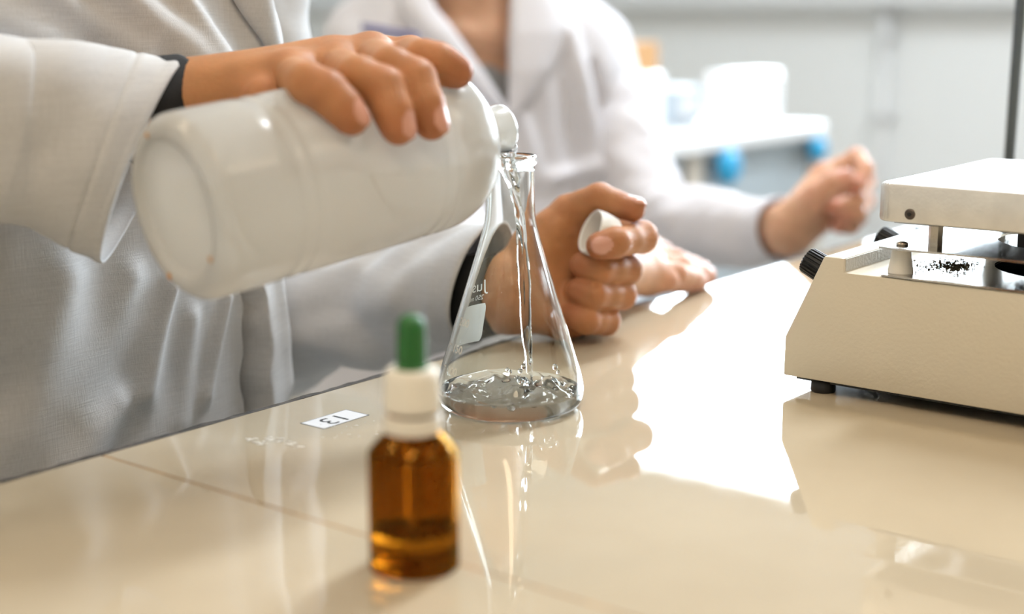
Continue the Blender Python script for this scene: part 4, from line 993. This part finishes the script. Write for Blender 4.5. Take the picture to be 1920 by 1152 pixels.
# the cap in the fist
CC = P(1106, 433, 0.962); cax = unit(0.86 * _r - 0.34 * _u + 0.36 * _f)
cpx = thing('bottle_cap', 'white screw cap pinched between thumb and finger of the fist', 'cap', CC)
fin(obj('shell', *lathe([(0.0015, 0.0135), (0.0, 0.0146), (0.0006, 0.0155), (0.006, 0.0157), (0.0150, 0.0150), (0.0168, 0.0138), (0.0172, 0.0005), (0.0150, 0.0005), (0.0148, 0.0132), (0.0015, 0.0135)], CC, cax, seg=120, cap0=False, cap1=False,
     ripple=lambda i, h, t: 0.00018 * np.cos(40 * t) * (1 if i in (3, 4) else 0)), M['white'], cpx), 0.7)
fin(obj('liner', *lathe([(0.0, 0.0131), (0.0008, 0.0131)], CC + cax * 0.0138, cax, seg=40), M['capwhite'], cpx), 0.6)

# ================= seated person
YAW2 = math.radians(24)
R2 = np.array([math.cos(YAW2), math.sin(YAW2), 0]); F2 = np.array([math.sin(YAW2), -math.cos(YAW2), 0])   # to the person's left, and forwards
O2 = P(905, 150, 1.80); O2[2] = 0
c2a, c2b = O2 @ R2, O2 @ F2
def Q2(r, f, z): return O2 + r * R2 + f * F2 + z * Z
def onF2(x, y, f): d = ray(x, y); return _C + ((O2 - _C) @ F2 + f) / (d @ F2) * d
p2 = thing('person', 'person further back in a pale lab coat with an open collar', 'person', (O2[0], O2[1], FLOOR))
KD = 1.17
def K(x, y, d): return P(x, y, d * KD)
k_ind = ([K(1545, 330, 1.292), K(1606, 296, 1.288), K(1622, 318, 1.266), K(1611, 345, 1.258)], [0.0110, 0.0106, 0.0095, 0.0084])
k_mid = ([K(1562, 348, 1.312), K(1622, 342, 1.300), K(1605, 376, 1.272), K(1562, 390, 1.262)], [0.0112, 0.0108, 0.0097, 0.0086])
k_rin = ([K(1565, 376, 1.318), K(1622, 376, 1.305), K(1606, 402, 1.280), K(1580, 406, 1.270)], [0.0110, 0.0106, 0.0097, 0.0086])
k_pin = ([K(1558, 402, 1.312), K(1608, 408, 1.300), K(1596, 424, 1.282), K(1572, 424, 1.274)], [0.0104, 0.0097, 0.0091, 0.0082])
k_thu = ([K(1505, 398, 1.268), K(1533, 364, 1.256), K(1562, 342, 1.250), K(1584, 335, 1.248)], [0.0160, 0.0135, 0.0116, 0.0097])
wr3 = K(1478, 430, 1.280); fa3 = P(1390, 436, 1.590)
H3 = hand(wr3, fa3, [k_ind, k_mid, k_rin, k_pin], k_thu, wr=0.0270, flatdir=ray(1478, 430), palm_r=0.0150, h=0.0017,
          extra=((wr3, K(1545, 395, 1.290), 0.025, 0.020), (K(1505, 398, 1.268), K(1550, 345, 1.285), 0.016, 0.012)), nails={0: K(1611, 340, 1.2) - K(1611, 345, 1.258), 4: Z})
j_pin = ([G(1213, 526, 0.018), G(1250, 526, 0.018), G(1275, 530, 0.012), G(1291, 533, 0.0085)], [0.0092, 0.0086, 0.0080, 0.0072])
j_rin = ([G(1213, 508, 0.026), G(1268, 514, 0.021), G(1297, 523, 0.013), G(1311, 527, 0.0090)], [0.0098, 0.0092, 0.0085, 0.0076])
j_mid = ([G(1211, 490, 0.031), G(1275, 502, 0.023), G(1310, 513, 0.014), G(1326, 518, 0.0100)], [0.0100, 0.0094, 0.0086, 0.0078])
j_ind = ([G(1205, 476, 0.033), G(1265, 488, 0.025), G(1300, 501, 0.015), G(1316, 507, 0.0105)], [0.0100, 0.0094, 0.0086, 0.0078])
j_thu = ([G(1160, 480, 0.030), G(1195, 466, 0.026), G(1225, 466, 0.018), G(1245, 472, 0.012)], [0.0140, 0.0120, 0.0105, 0.0088])
wr4 = G(1140, 508, 0.034); fa4 = P(1060, 515, 1.230)
H4 = hand(wr4, fa4, [j_pin, j_rin, j_mid, j_ind], j_thu, wr=0.0225, flatdir=Z, palm_r=0.0125, h=0.0015, nails={0: Z, 1: Z, 2: Z, 3: Z})
sl_l = P(1098, 105, 1.86); el2_l = P(1218, 412, 1.760); sl_r = P(690, 100, 1.74); el2_r = P(880, 525, 1.500)
S = Field(np.min([sl_r, el2_r, sl_l, fa3, fa4, O2], 0) * [1, 1, 0] + [-0.15, -0.15, -0.42], np.max([sl_l, fa3, fa4, sl_r, O2], 0) * [1, 1, 0] + [0.15, 0.18, 0.52], 0.007)
for k in np.linspace(-0.09, 0.09, 5): S.cap(Q2(k, 0, -0.34), Q2(k, 0.010, 0.10), 0.080, 0.080, 0.03)
S.cap(Q2(-0.12, 0, 0.155), Q2(0.12, 0, 0.155), 0.060, 0.060, 0.05)
S.cap(Q2(-0.01, 0, 0.15), Q2(-0.015, 0.03, 0.45), 0.064, 0.056, 0.05)
for sgn in (-1, 1):                       # collar bones and neck muscles
    S.cap(Q2(sgn * 0.012, 0.075, 0.195), Q2(sgn * 0.11, 0.045, 0.210), 0.009, 0.009, 0.02)
    S.cap(Q2(sgn * 0.010, 0.070, 0.200), Q2(-0.015 + sgn * 0.052, 0.02, 0.36), 0.011, 0.014, 0.015)
S.cap(sl_l, el2_l, 0.044, 0.034, 0.03); S.cap(el2_l, fa3, 0.031, 0.027, 0.02)
S.cap(sl_r, el2_r, 0.044, 0.034, 0.03); S.cap(el2_r, fa4, 0.031, 0.023, 0.02)
body('body', [plain(S, 2), H3, H4], [M['skin2'], M['nail']], p2)
# opening of the coat at the neck
ROWS2 = [(-0.45, 0.26, 0.16, 0.0), (-0.10, 0.215, 0.125, 0.0), (0.08, 0.205, 0.118, 0.0), (0.16, 0.205, 0.114, 0.0), (0.205, 0.195, 0.106, -0.002), (0.235, 0.17, 0.096, -0.004), (0.26, 0.13, 0.088, -0.006), (0.285, 0.095, 0.080, -0.008), (0.31, 0.085, 0.076, -0.010)]
_r2 = np.array(ROWS2)
def sec2(z): return [np.interp(z, _r2[:, 0], _r2[:, k]) for k in (1, 2, 3)]
def phi_of(x, y):
    ph = 0.0; z = 0.15
    for _ in range(8):
        wa_, wb_, sb_2 = sec2(z); q = onF2(x, y, sb_2 + wb_ * abs(math.cos(ph)) ** 0.85); z = q[2]
        s = ((q - O2) @ R2) / wa_; s = max(-0.97, min(0.97, s)); ph = math.copysign(math.asin(abs(s) ** (1 / 0.85)), s)
    return ph, z
EL = [phi_of(*q) for q in ((800, -60), (812, 0), (845, 50), (872, 90), (910, 150), (948, 212))]
ER = [phi_of(*q) for q in ((962, -60), (957, 0), (955, 80), (955, 150), (952, 212))]
EL.sort(key=lambda q: q[1]); ER.sort(key=lambda q: q[1])
def open2(z):
    l = np.interp(z, [q[1] for q in EL], [q[0] for q in EL]); r = np.interp(z, [q[1] for q in ER], [q[0] for q in ER])
    if z < EL[0][1]: m_ = (EL[0][0] + ER[0][0]) / 2; return m_ + 0.004, m_ - 0.004
    return l, max(r, l + 0.002)
def pz2(x, y): q = onF2(x, y, 0.11); return q @ R2, q[2]
segs2 = []
for (x0, y0, x1, y1, w, h_) in ((1010, 60, 1040, 380, 0.014, 0.009), (1070, 60, 1130, 380, 0.018, 0.012), (1115, 120, 1165, 330, 0.008, -0.010), (970, 220, 1010, 400, 0.015, 0.009),
                                (860, 150, 960, 330, 0.012, 0.008), (1020, 330, 1180, 300, 0.012, 0.008), (880, 330, 1000, 420, 0.015, 0.010), (760, 80, 700, 200, 0.015, 0.008)):
    a0, z0 = pz2(x0, y0); a1, z1 = pz2(x1, y1); segs2.append((a0, z0, a1, z1, w, h_))
def fold2(a_, b_, z_, ca):
    q = np.stack([a_ * 11, b_ * 11, z_ * 5], -1)
    return 0.006 * vnoise(q, 21) + 0.003 * vnoise(q * 2.3 + 4, 22) + np.clip(ca * 1.6, 0, 1) * ridge(a_, z_, segs2)
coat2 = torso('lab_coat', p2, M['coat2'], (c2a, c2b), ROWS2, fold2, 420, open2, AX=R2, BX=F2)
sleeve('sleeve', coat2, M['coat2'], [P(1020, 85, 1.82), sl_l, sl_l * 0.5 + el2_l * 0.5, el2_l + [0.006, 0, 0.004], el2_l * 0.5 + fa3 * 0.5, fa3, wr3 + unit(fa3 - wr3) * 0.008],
       [0.066, 0.062, 0.054, 0.049, 0.043, 0.039, 0.0325], [0.060, 0.058, 0.050, 0.048, 0.042, 0.038, 0.0315], seed=5, fold=0.0045)
sleeve('sleeve', coat2, M['coat2'], [P(770, 85, 1.77), sl_r, sl_r * 0.5 + el2_r * 0.5, el2_r, el2_r * 0.5 + fa4 * 0.5, fa4],
       [0.066, 0.062, 0.054, 0.049, 0.040, 0.031], [0.060, 0.058, 0.050, 0.047, 0.040, 0.031], seed=6, fold=0.0045)
# lapels
def lapel(edge, sgn, wid):
    V = []; zs = np.linspace(edge[0][1] - 0.005, edge[-1][1], 36)
    for i, z in enumerate(zs):
        ph = np.interp(z, [q[1] for q in edge], [q[0] for q in edge]); tt = i / 35; wd = wid * (0.12 + 0.88 * min(1, tt * 1.6))
        wa_, wb_, sh_ = sec2(z)
        for k in range(10):
            s = k / 9; p_ = ph + sgn * (wd * s - 0.012); lift = 0.005 + 0.007 * math.sin(math.pi * min(1, s * 1.1)) + 0.003 * (1 - s)
            V.append(Q2((wa_ + lift) * math.copysign(abs(math.sin(p_)) ** 0.85, math.sin(p_)), sh_ + (wb_ + lift) * abs(math.cos(p_)) ** 0.85, z))
    o = obj('lapel', V, grid_faces(36, 10), M['coat2'], coat2); md = o.modifiers.new('thick', 'SOLIDIFY'); md.thickness = 0.002; md.offset = 0
lapel(EL, -1, 0.30); lapel(ER, 1, 0.36)
# chest pocket with a dark band
def patch(x0, x1, y0, y1, off, nm, mat, par, n_=12):
    V = []
    for j in range(n_):
        for i in range(n_):
            x, y = x0 + (x1 - x0) * i / (n_ - 1), y0 + (y1 - y0) * j / (n_ - 1) + 18 * i / (n_ - 1)
            ph, z = phi_of(x, y); wa_, wb_, sh_ = sec2(z)
            V.append(Q2((wa_ + off) * math.copysign(abs(math.sin(ph)) ** 0.85, math.sin(ph)), sh_ + (wb_ + off) * abs(math.cos(ph)) ** 0.85, z))
    o = obj(nm, V, grid_faces(n_, n_), mat, par); md = o.modifiers.new('thick', 'SOLIDIFY'); md.thickness = 0.0015; return o
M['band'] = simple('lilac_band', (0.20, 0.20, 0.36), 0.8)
pk = patch(695, 792, 46, 170, 0.012, 'chest_pocket', M['coat2'], coat2)
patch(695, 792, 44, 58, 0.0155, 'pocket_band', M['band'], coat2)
# grey top under the coat
V = []; zs = np.linspace(-0.3, 0.15, 60); phs = np.linspace(-1.3, 1.3, 60); ztop = onF2(945, 168, 0.1)[2]
for z in np.linspace(-0.3, ztop + 0.03, 60):
    for ph in phs:
        z2 = min(z, ztop + 0.05 * (abs(ph - 0.25) / 0.6) ** 1.5)
        V.append(Q2(0.186 * math.sin(ph), 0.1075 * math.cos(ph) - 0.02 * max(0, (z2 - ztop + 0.01) / 0.1), z2))
obj('grey_top', V, grid_faces(60, 60), M['shirt'], p2)
